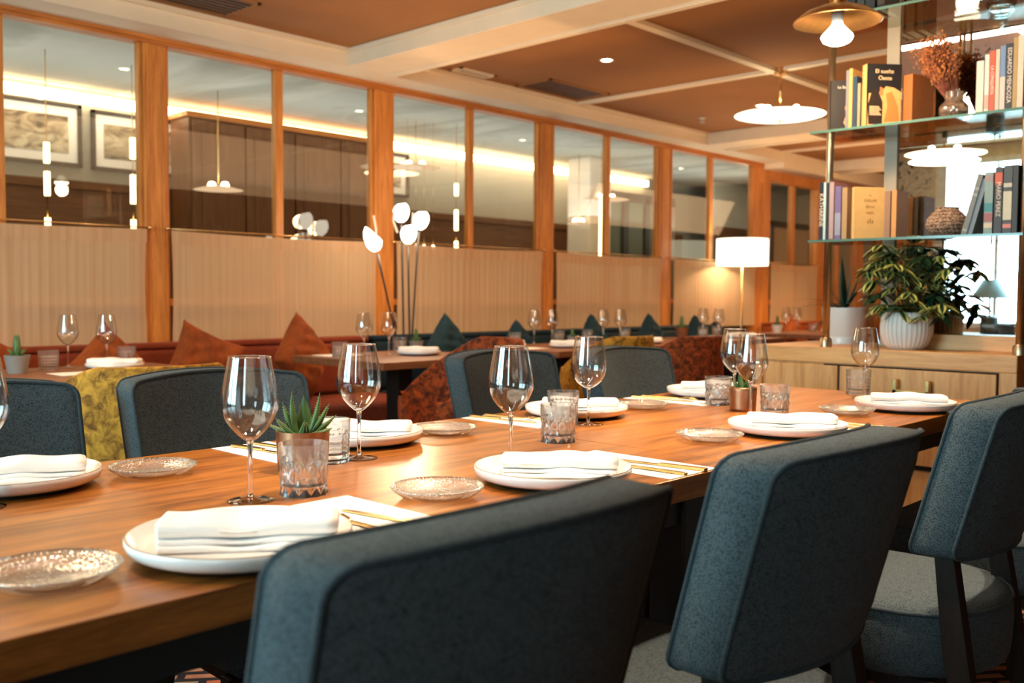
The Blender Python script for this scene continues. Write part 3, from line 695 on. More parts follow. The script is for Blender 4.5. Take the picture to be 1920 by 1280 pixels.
def pot(parent,r0,r1,h,mat):
    MB().lathe([(0,0),(r0,0),(r1,h),(r1-.004,h),(r0-.003,.006),(0,.006)],40).build('pot',mat,parent,auto=40)
    MB().lathe([(0,h-.010),(r1-.004,h-.012)],24).build('soil','soil',parent)
def succulent(loc,r,h,leaves,mat,label,group=None,seed=3):
    t=thing('potted_succulent',loc,0,label,'plant',group); pot(t,r*.93,r,h,mat); m=MB(); q=random.Random(seed)
    for (az,el,L,w) in leaves: succ_leaf(m,(.012*math.cos(R(az)),.012*math.sin(R(az)),h-.012),(math.cos(R(az))*math.cos(R(el)),math.sin(R(az))*math.cos(R(el)),math.sin(R(el))),L,w,.3)
    m.build('leaves',['leaf','leaftip'],t); return t
V=-46.6 # image-right direction azimuth
lv=[(V+8,68,.086,.017),(V+180,76,.086,.017),(V+188,60,.070,.016),(V+90,84,.076,.019),(V,50,.074,.016),(V-5,30,.068,.014),(V-25,12,.060,.012),(V+178,14,.060,.012),(V+205,35,.055,.013),(V-70,45,.045,.013)]
succulent((1.047,1.536,.75),.0505,.076,lv,'copper','toothed spiky succulent in a copper pot behind the nearest tumbler')
lv2=[(V+180,62,.06,.014),(V+200,80,.07,.014),(V+150,45,.055,.013),(V,55,.06,.013),(V-40,40,.05,.012),(V+90,60,.06,.013),(V-90,50,.045,.012),(V+30,78,.065,.013)]
t=thing('potted_succulent',(2.505,1.435,.75),0,'small broad-leaved succulent in a hammered copper pot among the right glasses','plant'); 
MB().lathe([(0,0),(.038,0)]+[(.038+.003*j/8,.07*j/8) for j in range(9)]+[(.037,.07),(.035,.006),(0,.006)],48,fn=lambda r,z,a:r-.0012*abs(math.sin(a*8+ (z*180)))*(1 if r>.0375 else 0)).build('pot','copper',t)
MB().lathe([(0,.06),(.036,.058)],24).build('soil','soil',t); m=MB()
for az,el,L,w in lv2: succ_leaf(m,(.01*math.cos(R(az)),.01*math.sin(R(az)),.058),(math.cos(R(az))*math.cos(R(el)),math.sin(R(az))*math.cos(R(el)),math.sin(R(el))),L*.8,w*.9,.2,0,False,.25)
m.build('leaves',['leaf','leafy'],t)
def backsucc(loc,label,mat='greypot',s=1.0):
    t=thing('potted_succulent',loc,0,label,'plant','succulents on the background tables'); pot(t,.036*s,.05*s,.075*s,mat); m=MB()
    for k in range(5): succ_leaf(m,(0,0,.06*s),(math.cos(k*1.25)*.14,math.sin(k*1.25)*.14,1),.10*s,.018*s,.1,0,False,.8)
    for k in range(6): succ_leaf(m,(0,0,.06*s),(math.cos(k*1.05+.4)*.7,math.sin(k*1.05+.4)*.7,.7),.055*s,.013*s,.1,0,False,.8)
    m.build('leaves','leaf',t)
backsucc((1.46,4.17,.75),'green succulent in a grey pot at the left picture edge'); backsucc((3.68,4.25,.75),'succulent left of the blue cushion beside the tulip lamp','greypot',.85)
backsucc((5.10,4.25,.75),'small succulent between the two middle background glass pairs','greypot',.7); backsucc((6.57,4.33,.75),'bushy succulent in a brown pot on the navy bench table left of the drum lamp','btable',1.1)
backsucc((8.1,4.3,.75),'succulent in a cream pot on the table behind the sideboard','white',1.0)
# ------------------------------------------------------------------ background tables and settings
def btable(x0,x1,y0,y1,label):
    cx,cy=(x0+x1)/2,(y0+y1)/2; t=thing('small_table',(cx,cy,0),0,label,'table','small tables along the benches'); a,b=(x1-x0)/2,(y1-y0)/2
    MB().box(-a,a,-b,b,.712,.75).build('tabletop','btable',t,smooth=False,bevel=.003)
    MB().box(-.05,.05,-.05,.05,.03,.712).build('pedestal','darkwood',t,smooth=False,bevel=.003)
    MB().box(-a*.7,a*.7,-.035,.035,.0,.03).box(-.035,.035,-b*.7,b*.7,.0,.03).build('foot','darkwood',t,smooth=False)
btable(1.18,2.15,3.65,4.42,'small brown table at left with the grey potted succulent'); btable(2.95,3.80,3.65,4.42,'small brown table in front of the tulip lamp')
btable(4.32,5.2,3.70,4.42,'small brown table in front of the small blue cushion'); btable(5.35,6.25,3.70,4.42,'small brown table in front of the large blue cushion')
btable(6.38,7.2,3.75,4.42,'small brown table at the end of the navy bench'); btable(7.95,8.9,3.75,4.42,'small brown table partly behind the sideboard')
gb='wine glasses on the background tables'
BG=[(1.74,4.36,'background wine glass left of the pair at far left'),(1.90,4.33,'background wine glass in front of the leftmost pointed rust cushion'),(3.20,4.12,'background wine glass left of the tulip lamp stems'),(3.38,4.13,'background wine glass overlapping the tulip lamp stems'),
    (4.84,4.42-.05,'background wine glass right of the small blue cushion, left of its pair'),(4.99,4.34,'background wine glass right of its pair near the middle oak post'),(5.52,4.31,'background wine glass left in the pair before the second blue peak'),(5.66,4.26,'background wine glass right in the pair before the second blue peak'),
    (6.84,4.30,'background wine glass left of the pair beside the drum lamp'),(6.87,4.17,'background wine glass right of the pair beside the drum lamp'),(8.40,4.37,'background wine glass left in the orange-lit pair behind the sideboard'),(8.50,4.31,'background wine glass right in the orange-lit pair behind the sideboard')]
for x,y,l in BG: place(wg[0],(x,y,.75),0,l,gb)
gt='tumblers on the background tables'
BT=[(1.61,4.24,'background tumbler beside the grey pot at left'),(2.0,4.35,'background tumbler in front of the second rust cushion'),(2.99,4.05,'background tumbler left behind the second wine glass rim'),(3.60,4.30,'background tumbler below the tulip lamp stems'),
    (4.66,4.38,'background tumbler below the small blue cushion'),(5.13,4.40,'background tumbler beside the small far succulent'),(5.45,4.40,'background tumbler below the second blue peak'),(5.85,4.36,'background tumbler left of the large blue cushion'),(6.68,4.2,'background tumbler at the end of the navy bench'),(7.05,4.3,'background tumbler right of the farthest glass pair'),(8.62,4.2,'background tumbler beside the shelf pole')]
for x,y,l in BT: place(tb[1],(x,y,.75),0,l,gt)
gp='white plates on the background tables'
BP=[(1.86,4.16,'background plate on the leftmost small table'),(3.50,4.02,'background plate in front of the tulip lamp'),(4.46,4.26,'background plate at the left end of the third small table'),(4.72,3.97,'background plate on the third small table near the camera'),(5.55,3.95,'background plate behind the mustard tub chair top'),(6.85,3.95,'background plate at the end of the navy bench'),(8.6,3.98,'background plate behind the sideboard')]
for i,(x,y,l) in enumerate(BP):
    place(pl,(x,y,.75),0,l,gp,.85)
    o=napkin(.22,.085,.034,40+i); o.location=(x,y,.7608); o.rotation_euler=(0,0,R(-40-3*i)); tag(o,l.replace('background plate','white napkin on the background plate'),'napkin','napkins on the background tables')
for x,y,l in ((3.15,4.28,'paper placemat at the left edge of the tulip lamp table'),(4.42,4.05,'paper placemat at the left edge of the third small table'),(1.66,4.0,'paper placemat on the leftmost small table')):
    o=MB().box(-.12,.12,-.08,.08,0,.001).build('paper_placemat','paper',smooth=False); o.location=(x,y,.7502); o.rotation_euler=(0,0,R(0)); tag(o,l,'placemat','placemats on the background tables')
# ------------------------------------------------------------------ tub chairs
def tub(loc,rz,mat,label,ztop=.84,r=.27,arm=.60,seatmat=None):
    t=thing('tub_chair',loc,rz,label,'chair'); m=MB()
    # opening faces +y local
    def prof(sg):
        def f(u,v):
            a=-PI/2+(u*2-1)*R(125); w=abs(u*2-1)
            top=ztop-(ztop-arm)*max(0,min(1,(w-.35)/.6))**1.2
            z=.25+(top-.25)*v; rad=(r*(.80+.20*v**.8))+sg*.028*(math.sin(PI*min(max(v,0.03),.985))**.35)
            return (rad*math.cos(a),rad*math.sin(a),z)
        return f
    n=40;k=16
    m.grid(n,k,prof(1)); m.grid(n,k,prof(-1))
    # rim closing
    def rim(u,v):
        p=Vector(prof(1)(u,1)); q=Vector(prof(-1)(u,1)); c=(p+q)/2; d=(p-q)/2; a=PI*v
        return tuple(c+d*math.cos(a)+Vector((0,0,.022*math.sin(a))))
    m.grid(n,6,rim)
    for ue in (0,1): m.grid(1,k,lambda u,v:tuple(Vector(prof(1)(ue,v))*(1-u)+Vector(prof(-1)(ue,v))*u))
    m.build('shell',mat,t)
    MB().lathe([(0,.33),(r*.72,.33),(r*.80,.36),(r*.80,.44),(r*.72,.475),(0,.48)],40).build('seat',seatmat or mat,t)
    MB().lathe([(0,.20),(r*.74,.20),(r*.78,.255),(0,.255)],40).build('base_ring','honey',t)
    for a in (45,135,225,315):
        x,y=r*.6*math.cos(R(a)),r*.6*math.sin(R(a)); MB().tube([(x,y,.22),(x*1.25,y*1.25,0)],[.016,.010],8).build('leg','darkwood',t)
tub((1.50,3.16,0),R(-8),'yvel','mustard crushed velvet tub chair between the two left far chairs',.83,.28,.66)
tub((3.02,3.22,0),R(68),'ovel','rust crushed velvet tub chair left of the third far dining chair',.86,.31,.60,'rvel')
tub((4.36,3.38,0),R(0),'yvel','mustard tub chair peeking between the two right far dining chairs',.84,.26,.66)
tub((4.24,2.86,0),R(0),'ovel','rust crushed velvet tub chair at the right end of the far dining chairs',.86,.26,.66)
# ------------------------------------------------------------------ lamps
def tulip_lamp():
    t=thing('tulip_floor_lamp',(3.965,4.66,0),0,'tall lamp with four glowing tulip heads on thin dark stems','lamp')
    MB().lathe([(0,0),(.11,0),(.11,.012),(.02,.03),(.012,.06),(0,.06)],32).build('base','black',t)
    heads=[(-.25,.0,1.362,-22,-100),(-.04,.02,1.55,3,80),(-.025,-.03,1.415,6,80),(.095,.0,1.512,14,10)]
    for i,(dx,dy,zb,lean,az) in enumerate(heads):
        s=MB().tube([(dx*.08,dy,.03),(dx*.42,dy,.85),(dx*.8,dy,zb-.18),(dx*.96,dy,zb-.03)],[.006,.006,.006,.009],8).build('stem','black',t)
        h=MB(); sgn=-1 if dx<0 else 1
        def f(r,z,a): return r
        prof=[(.0,0),(.020,.0),(.038,.018),(.049,.045),(.051,.07),(.043,.095),(.026,.113)]
        vs=[];n=24
        for (r,z) in prof:
            for k in range(n):
                a=2*PI*k/n; up=z*(1+ .42*(math.cos(a- (0 if dx>0 else PI)) if abs(dx)>.1 else .15*math.cos(a))) if z>.05 else z
                vs.append((r*math.cos(a),r*math.sin(a),up))
        fs=[(j*n+k,j*n+(k+1)%n,(j+1)*n+(k+1)%n,(j+1)*n+k) for j in range(len(prof)-1) for k in range(n)]
        fs.append(tuple((len(prof)-1)*n+k for k in range(n)))
        hh=h.add(vs,fs).build('tulip_head','tulip',s,loc=(dx,dy,zb-.012),rot=(0,R(lean),0))
        if i!=2:
            ex=-.045*sgn if abs(dx)>.1 else -.06
            zz=.05 if abs(dx)>.1 else -.07
            MB().tube([(ex*.4,0,zz),(ex,0,zz+.07),(ex*1.1 - (.01*sgn),0,zz+(.155 if i!=1 else .13))],[.007,.0065,.0055],8).build('pistil','wick',hh)
        light('tulip_glow','POINT',(3.965+dx,4.66+dy-.06,zb+.04),7,WARM2,shadow_soft_size=.05)
    return t
tulip_lamp()
def drum_lamp():
    t=thing('drum_shade_floor_lamp',(8.42,4.86,0),0,'floor lamp with a glowing cream drum shade on a thin brass stem','lamp')
    MB().lathe([(.245,1.385),(.25,1.385),(.25,1.645),(.245,1.645)],48).build('lamp_shade','shade',t)
    MB().tube([(0,0,.03),(0,0,1.5)],.011,12).build('pole','brass',t); MB().lathe([(0,0),(.13,0),(.13,.015),(.02,.03),(0,.03)],32).build('base','black',t)
    MB().tube([(-.245,0,1.60),(.245,0,1.60)],.003,6).tube([(0,-.245,1.60),(0,.245,1.60)],.003,6).build('shade_ring','brass',t)
    MB().lathe([(0,1.5),(.02,1.51),(.032,1.54),(.03,1.565),(0,1.59)],16).build('bulb','bulb',t)
    light('drum_lamp_glow','POINT',(8.42,4.86,1.47),32,WARM2,shadow_soft_size=.04)
drum_lamp()
def disc_pendant(loc,label,r=.31,zc=ZC,bright=True,power=20):
    x,y,z=loc; t=thing('disc_pendant_lamp',(x,y,z),0,label,'lamp','disc pendant lamps'); h=zc-z
    MB().lathe([(0,.035),(r*.3,.032),(r*.8,.012),(r,0),(r,-.004),(r*.8,.004),(r*.3,.018),(0,.02)],64).build('shade','brassb',t)
    MB().lathe([(0,-.03),(r*.5,-.026),(r*.85,-.012),(r*.985,.0)],64).build('diffuser','disc' if bright else 'dim',t)
    MB().tube([(0,0,.03),(0,0,h)],.007,8).build('stem','brass',t)
    MB().lathe([(0,h-.045),(.045,h-.045),(.045,h),(0,h)],24).build('ceiling_canopy','brass',t,auto=40)
    MB().lathe([(0,-.055),(.012,-.05),(.012,-.028),(0,-.028)],12).build('finial','brass',t)
    for a in (0,120,240):
        MB().lathe([(0,.055),(.018,.05),(.024,.038),(.018,.025),(0,.02)],12).build('bulb','bulb',t,loc=(r*.35*math.cos(R(a+40)),r*.35*math.sin(R(a+40)),0))
    if power: light('pendant_glow','AREA',(x,y,z-.06),power,WARM2,shape='DISK',size=r*1.7)
disc_pendant((5.95,3.17,2.30),'glowing disc pendant hanging at the batten crossing, right of centre')
disc_pendant((.57,2.73,2.20),'disc pendant behind the viewer, seen in the sideboard mirror',.30,ZC)
def brass_lamp():
    t=thing('brass_cone_pendant',(3.47,1.622,2.118),0,'shallow brass saucer pendant with a bare reflector bulb at top right','lamp'); r=.158
    MB().lathe([(.028,.052),(.07,.044),(.12,.024),(r,-.006),(r+.002,-.010),(r-.002,-.010),(.12,.018),(.07,.036),(.028,.044)],64).build('shade','brassb',t)
    MB().tube([(0,0,.045),(0,0,.12)],.030,24).build('neck','brass',t)
    for a in range(5): MB().tube([(.026*math.cos(a*1.2566),.026*math.sin(a*1.2566),.05),(.026*math.cos(a*1.2566),.026*math.sin(a*1.2566),ZC-2.118)],.007,10).build('rod','brass',t)
    MB().lathe([(0,ZC-2.118-.03),(.06,ZC-2.118-.03),(.06,ZC-2.118),(0,ZC-2.118)],24).build('ceiling_plate','brass',t,auto=40)
    MB().lathe([(0,.045),(.022,.045),(.022,.0),(.019,-.01),(0,-.01)],20).build('socket','white',t)
    b=MB().lathe([(.017,-.005),(.022,-.02),(.04,-.04),(.057,-.058),(.058,-.066)],32).build('bulb_body','disc',t)
    MB().lathe([(.058,-.066),(.050,-.082),(.03,-.092),(0,-.096)],32).build('bulb_face','bulb',b)
    light('reflector_bulb','POINT',(3.47,1.622,1.985),27,WARM2,shadow_soft_size=.05)
brass_lamp()
# white LED frame recessed in the ceiling above the table (seen in the mirror)
m=MB().box(2.38,2.43,1.66,2.9,2.585,ZC-.001).box(.6,2.43,1.66,1.71,2.585,ZC-.001)
o=m.build('led_ceiling_light','ledw',smooth=False); tag(o,'white linear LED light on the ceiling, seen only in the mirror','lamp')
# recessed downlights over the table, then added fill spots (fixtures above the frame)
def down(x,y,power,color=WARM2,sz=70,label=''):
    t=thing('recessed_downlight',(x,y,ZC-.004),0,label,'lamp','recessed ceiling downlights')
    MB().lathe([(.035,0),(.05,0),(.05,.004),(.035,.004)],24).build('trim_ring','cream',t); MB().lathe([(0,.002),(.034,.002)],20).build('lens','bulb',t)
    light('downlight','SPOT',(x,y,ZC-.02),power,color,(0,0,0),spot_size=R(sz),spot_blend=.55,shadow_soft_size=.045)
down(1.55,1.2,215,(1,.78,.56),62,'ceiling spot over the middle of the long table'); down(2.65,1.2,250,(1,.78,.56),62,'ceiling spot over the right end of the long table'); down(.45,1.3,75,(1,.76,.52),62,'ceiling spot over the left end of the long table')
down(3.0,2.42,70,WARM2,60,'added fill spot over the aisle behind the far dining chairs')  # spot added to brighten the carpet in the aisle
for x,y,p in ((1.3,3.9,60),(3.0,3.9,35),(5.0,3.9,50),(7.0,3.9,45),(9.8,3.9,170)): down(x,y,p,WARM,95,'added fill spot above the bench tables at x %.0f'%x if 0 else {1.3:'added fill spot above the leftmost small table',3.0:'added fill spot above the tulip lamp table',5.0:'added fill spot above the third small table',7.0:'added fill spot above the end of the navy bench',9.8:'added fill spot above the far orange bench'}[x])  # spots added as warm fill along the benches
light('wall_fill','AREA',(4.5,3.1,2.15),30,(1,.60,.32),(R(62),0,0),shape='RECTANGLE',size=9,size_y=.5)  # added wall washes without fixtures, brighten curtains and partition
light('wall_fill_far','AREA',(10.2,3.4,2.15),18,(1,.60,.32),(R(62),0,0),shape='RECTANGLE',size=3,size_y=.5)
light('room_fill','AREA',(2.2,2.4,2.45),20,WARM,(R(180),0,0),shape='RECTANGLE',size=5,size_y=4)  # added unseen uplights, fill the room by way of the ceiling
light('room_fill_far','AREA',(8.5,2.6,2.3),42,WARM,(R(180),0,0),shape='RECTANGLE',size=6,size_y=4)
# ------------------------------------------------------------------ room behind the glass
o=MB().box(-1.5,9.6,YB-.07,YB-.02,2.40,2.468).build('led_cove_strip','led',smooth=False); tag(o,'long glowing warm light strip along the top of the back room wall','lamp')
light('cove_light','AREA',(4.0,YB-.25,2.40),26,(1,.70,.46),(R(80),0,0),shape='RECTANGLE',size=11,size_y=.06)
struct('wainscot_back',MB().box(XW,10.4,YB-.03,YB,0,1.84).box(XW,10.4,YB-.05,YB-.03,1.80,1.86),'panelx',bevel=.004)
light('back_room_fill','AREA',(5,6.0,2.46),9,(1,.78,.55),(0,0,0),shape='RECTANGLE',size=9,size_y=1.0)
light('back_room_upfill','AREA',(5,6.0,1.9),55,(.86,.94,1),(R(180),0,0),shape='RECTANGLE',size=10,size_y=1.0)  # added unseen uplight, brightens the grey back ceiling
def pic(x0,x1,z0,z1,label):
    cx,cz=(x0+x1)/2,(z0+z1)/2; t=thing('framed_picture',(cx,YB-.005,cz),0,label,'picture','framed prints in the back room'); a,b=(x1-x0)/2,(z1-z0)/2
    f=.028; m=MB().box(-a,a,-.03,0,b-f,b).box(-a,a,-.03,0,-b,-b+f).box(-a,-a+f,-.03,0,-b,b).box(a-f,a,-.03,0,-b,b); m.build('frame','black',t,smooth=False,bevel=.003)
    MB().box(-a+f,a-f,-.012,-.008,-b+f,b-f).build('mount','paper',t,smooth=False); e=.09
    MB().box(-a+e,a-e,-.016,-.012,-b+e,b-e).build('print','art',t,smooth=False)
pic(2.10,2.862,1.955,2.39,'dark-framed sepia landscape print at the upper left corner'); pic(2.93,3.66,1.95,2.375,'dark-framed print with a dark mound, cut by the first tall post'); pic(5.30,5.86,1.975,2.375,'dark-framed print behind the post above the tulip lamp')
# brown panelled cupboard
t=thing('panelled_cupboard',(4.43,YB-.2,0),0,'tall brown panelled wooden cupboard under the light strip behind the glass','cupboard')
MB().box(-.92,.87,-.12,.15,0,2.395).build('body','panel',t,smooth=False); MB().box(-.94,.89,-.14,.15,2.37,2.41).build('cornice','honeyx',t,smooth=False,bevel=.004)
for i in range(4):
    a=-.90+i*.445; d=MB().box(a,a+.43,-.14,-.12,.05,2.35).build('door','panel',t,smooth=False,bevel=.004)
    MB().box(a+.07,a+.36,-.148,-.14,1.3,2.27).box(a+.07,a+.36,-.148,-.14,.15,1.2).build('door_panel','panel',d,smooth=False,bevel=.006)
# dark dropped ceiling, white column, dark framed doors
struct('column_back',MB().box(7.7,8.05,6.2,6.5,0,2.5),'white',bevel=.01)
t=thing('dark_framed_glass_door',(9.0,6.55,0),0,'black and steel framed glass doors seen through the right partition panes','door')
for a,b in ((-.75,-.68),(-.30,-.2),(.12,.2),(.62,.72)): MB().box(a,b,-.03,.03,0,2.2).build('frame_post','black' if a!=.62 else 'steel',t,smooth=False)
MB().box(-.75,.72,-.03,.03,2.14,2.24).build('head_frame','black',t,smooth=False)
for a,b in ((-.68,-.30),(-.2,.12),(.2,.62)):
    MB().box(a,b,-.004,.004,1.45,2.14).build('glass_panel',colmat((.10,.14,.10)),t,smooth=False); MB().box(a,b,-.006,.006,.0,1.45).build('frosted_panel','paper',t,smooth=False)
t=thing('dark_framed_glass_door',(11.45,5.75,0),0,'black framed doors behind the lower far glazed frame','door')
for a in (-.85,-.35,.15,.6): MB().box(a,a+.05,-.03,.03,0,2.0).build('frame_post','black',t,smooth=False)
MB().box(-.85,.65,-.03,.03,1.93,2.0).box(-.85,.65,-.03,.03,1.42,1.48).build('head_frame','black',t,smooth=False)
MB().box(-.8,.6,-.004,.004,.0,1.93).build('glass_panel','wallcream',t,smooth=False)
struct('wall_back_2',MB().box(10.42,12.6,6.42,6.5,0,2.5),'wallgrey'); struct('wainscot_back_2',MB().box(10.42,12.6,6.39,6.42,0,1.93).box(10.42,12.6,6.37,6.39,1.89,1.95),'panelx',bevel=.004)
light('back_room_end_fill','POINT',(10.0,5.7,2.0),10,(1,.88,.72),shadow_soft_size=.15)  # added light without a fixture, brightens the end wall
# lamp reflections in the panes, built as pendants and tubes behind the glass
def refl_pend(loc,r,label):
    x,y,z=loc; t=thing('disc_pendant_lamp',loc,0,label,'lamp','pane reflections built as back room pendants')  # pane reflection of a pendant, modelled as an object
    MB().lathe([(0,.03),(r*.5,.022),(r,0),(r*.5,-.008),(0,-.012)],48).build('shade','dim',t); MB().tube([(0,0,.03),(0,0,2.5-z)],.004,6).build('stem','brass',t)
    for a in (-.3,.3): MB().lathe([(0,.03),(.022,.024),(.03,0),(.022,-.024),(0,-.03)],12).build('bulb','bokeh',t,loc=(a*r*.9*.73,-a*r*.9*.68,.03))
refl_pend((3.53,6.2,1.81),.17,'reflection of a disc pendant, built in front of the brown cupboard'); refl_pend((5.36,6.2,2.15),.21,'reflection of a disc pendant, built above the tulip lamp heads'); refl_pend((7.90,6.15,2.07),.24,'reflection of a disc pendant with two bulbs, built left of the white column'); refl_pend((7.52,6.2,1.80),.12,'small dim reflection of a disc pendant, built low in the back room')
def tubes(x,y,segs,label):
    t=thing('tube_reflection',(x,y,0),0,label,'lamp','pane reflections built as back room tubes')  # pane reflection of a tube lamp, modelled as an object
    MB().tube([(0,0,segs[0][0]),(0,0,2.5)],.003,6).build('cord','brass',t)
    for a,b in segs: MB().tube([(0,0,a),(0,0,b)],.017,12).build('reflected_tube','tube',t)
tubes(2.25,5.9,[(1.46,1.52),(1.65,1.79),(1.84,1.96)],'reflection of stacked glowing tubes, built in front of the leftmost framed print'); tubes(2.77,5.9,[(1.47,1.54),(1.64,1.82),(1.92,2.05)],'reflection of stacked glowing tubes, built just left of the first tall post')
tubes(5.55,5.9,[(1.46,1.53),(1.62,1.79),(1.91,2.01)],'reflection of stacked glowing tubes, built right of the tulip lamp'); tubes(7.50,5.9,[(1.46,2.05)],'reflection of one long glowing tube, built in the bay left of the white column')
for i,x in enumerate((5.10,5.19,5.28,5.38)):
    o=thing('small_globe_light',(x,6.0,1.475)); MB().lathe([(0,-.018),(.013,-.013),(.018,0),(.013,.013),(0,.018)],12).build('globe','bokeh',o); MB().tube([(0,0,.015),(0,0,1.025)],.0015,5).build('cord','brass',o); tag(o,'%s of four tiny round lights above the curtain right of the tulip lamp'%['leftmost','second','third','rightmost'][i],'lamp','tiny round lights')
# ------------------------------------------------------------------ ceiling vents, sprinkler
def vent(x0,x1,y0,y1,z,label,mat='dark',slats=7):
    cx,cy=(x0+x1)/2,(y0+y1)/2; t=thing('ceiling_vent',(cx,cy,z),0,label,'vent','ceiling vents'); a,b=(x1-x0)/2,(y1-y0)/2
    f=.02; MB().box(-a,a,b-f,b,-.008,0).box(-a,a,-b,-b+f,-.008,0).box(-a,-a+f,-b,b,-.008,0).box(a-f,a,-b,b,-.008,0).build('frame','ceil' if mat=='dark' else mat,t,smooth=False)
    MB().box(-a+f,a-f,-b+f,b-f,-.002,0).build('backing','dark',t,smooth=False)
    m=MB()
    for k in range(slats): yy=-b+f+(2*b-2*f)*(k+.5)/slats; m.box(-a+f,a-f,yy-.005,yy+.002,-.007,-.001)
    m.build('slats','panelx' if mat=='dark' else mat,t,smooth=False)
vent(2.12,2.82,4.50,4.86,ZC,'dark ceiling vent at the top edge left of centre'); vent(5.16,5.84,4.52,4.86,ZC,'dark rectangular ceiling vent in the middle bay'); vent(4.50,4.84,4.74,4.86,ZC,'small pale vent beside the beam corner','cream',3)
o=MB().lathe([(0,0),(.03,0),(.03,-.01),(.012,-.012),(.012,-.04),(.02,-.042),(.02,-.046),(0,-.048)],16).build('sprinkler_head','steel'); o.location=(7.13,4.52,ZC); tag(o,'small dark sprinkler head on the ceiling above the drum lamp','sprinkler')
# ------------------------------------------------------------------ sideboard, mirror, shelves
SX,SY0,SY1,SZ=3.85,1.075,2.145,.872
t=thing('sideboard',(4.15,1.61,0),0,'light oak sideboard with a brass-handled drawer at the end of the dining table','sideboard')
MB().box(SX-4.15,.30,SY0-1.61,SY1-1.61,.806,SZ).build('top','sideoak',t,smooth=False,bevel=.003)
MB().box(SX-4.15+.012,.29,SY0-1.61+.005,SY1-1.61-.005,.06,.806).build('body','sideoakz',t,smooth=False)
MB().box(SX-4.15,SX-4.15+.04,SY1-1.61-.03,SY1-1.61,.0,.806).build('corner_post','sideoakz',t,smooth=False,bevel=.002); MB().box(SX-4.15,SX-4.15+.04,SY0-1.61,SY0-1.61+.06,.0,.806).build('corner_post','sideoakz',t,smooth=False,bevel=.002)
MB().box(SX-4.15+.008,SX-4.15+.016,1.14-1.61,1.83-1.61,.40,.803).build('drawer_gap','dark',t,smooth=False)
d=MB().box(SX-4.15-.002,SX-4.15+.02,1.145-1.61,1.755-1.61,.42,.797).build('drawer','sideoakz',t,smooth=False,bevel=.002)
MB().box(SX-4.15-.034,SX-4.15-.002,1.378-1.61,1.394-1.61,.705,.760).box(SX-4.15-.034,SX-4.15-.002,1.505-1.61,1.521-1.61,.705,.760).box(SX-4.15-.034,SX-4.15-.024,1.378-1.61,1.521-1.61,.705,.719).build('handle','brassb',d,smooth=False,bevel=.002)
d=MB().box(SX-4.15-.002,SX-4.15+.02,1.765-1.61,2.10-1.61,.10,.797).build('door','sideoakz',t,smooth=False,bevel=.002)
MX=4.16
t=thing('wall_mirror',(MX,1.36,SZ),0,'tall mirror rising behind the shelves, reflecting bright windows','mirror')
MB().box(0,.006,1.09-1.36,1.655-1.36,.062,ZC-SZ).build('mirror_glass','mirror',t,smooth=False)
MB().box(.006,.02,1.08-1.36,1.66-1.36,.0,ZC-SZ).build('backing','sideoakz',t,smooth=False)
MB().box(-.09,0,1.09-1.36,1.655-1.36,0,.062).build('plinth','sideoak',t,smooth=False,bevel=.002)
MB().box(-.012,.02,1.657-1.36,1.713-1.36,0,ZC-SZ).build('side_stile','stile',t,smooth=False,bevel=.003)
for y,l in ((1.845,'left brass pole of the shelf unit'),(1.083,'right brass pole of the shelf unit at the picture edge')):
    t=thing('shelf_pole',(3.905,y,SZ),0,l,'pole','brass shelf poles'); MB().tube([(0,0,0),(0,0,ZC-SZ)],.0155,20).build('tube','bronze',t); MB().lathe([(0,0),(.025,0),(.025,.03),(.019,.04),(0,.04)],24).build('base_collar','bronze',t,auto=40)
for z,l in ((1.315,'lower glass shelf with the carved bowl'),(1.772,'middle glass shelf with the dried flowers'),(2.236,'top glass shelf at the upper right corner')):
    t=thing('glass_shelf',(4.0,1.48,z),0,l,'shelf','glass shelves'); MB().box(-.148,.14,-.41,.43,0,.010).build('panel','shelfglass',t,smooth=False); MB().box(-.151,-.148,-.41,.43,0,.010).build('front_edge','shelfedge',t,smooth=False)
# ------------------------------------------------------------------ books
def book(y,z,th,h,col,label,depth=.15,x=3.885,rz=0,lean=0,spine=None,tc=(.8,.75,.65),band=None,blocks=(),cover=None,ts=.6,pages=True,group='books on the glass shelves'):
    t=thing('book',(x,y,z),R(rz),label,'book',group); t.rotation_euler=(R(lean),0,R(rz)); cm=colmat(col)
    a=th/2; c=.0015
    MB().box(0,depth,-a,-a+c,0,h).box(0,depth,a-c,a,0,h).box(-.001,.0015,-a,a,0,h).build('cover',cm,t,smooth=False)
    MB().box(.0015,depth-.003,-a+c,a-c,.002,h-.003).build('page_block','paper',t,smooth=False)
    for i,(z0,z1,c2) in enumerate(blocks): MB().box(-.0016,-.0009,-a*.98,a*.98,z0*h,z1*h).build('spine_panel',colmat(c2),t,smooth=False)
    if spine:
        L=len(spine); sz=min(th*ts*1.3,h*1.25/max(L,1)*1.0)
        text('spine_title',spine,sz,colmat(tc),t,(-.0018,0,h*.52),(R(90),R(90),R(-90)))
    if cover: cover(t,depth,a,h)
    return t
Z2=1.3255; Z1=1.7825; Z0=2.2465
DK=(.012,.012,.014)
book(1.864,Z2,.018,.243,DK,'black book with large cream capitals, leftmost on the lower shelf',spine='KATHARINE',tc=(.80,.66,.46),blocks=((.46,.5,(.12,.12,.15)),),ts=1.1,x=3.875)
book(1.849,Z2,.010,.243,(.55,.70,.68),'thin pale aqua book beside the leftmost black one',x=3.875)
book(1.837,Z2,.012,.240,(.02,.012,.012),'thin black book on the lower shelf left',x=3.878)
book(1.820,Z2,.020,.244,(.32,.13,.13),'dull pink spined book on the lower shelf left',blocks=((.02,.98,(.42,.30,.28)),),x=3.878)
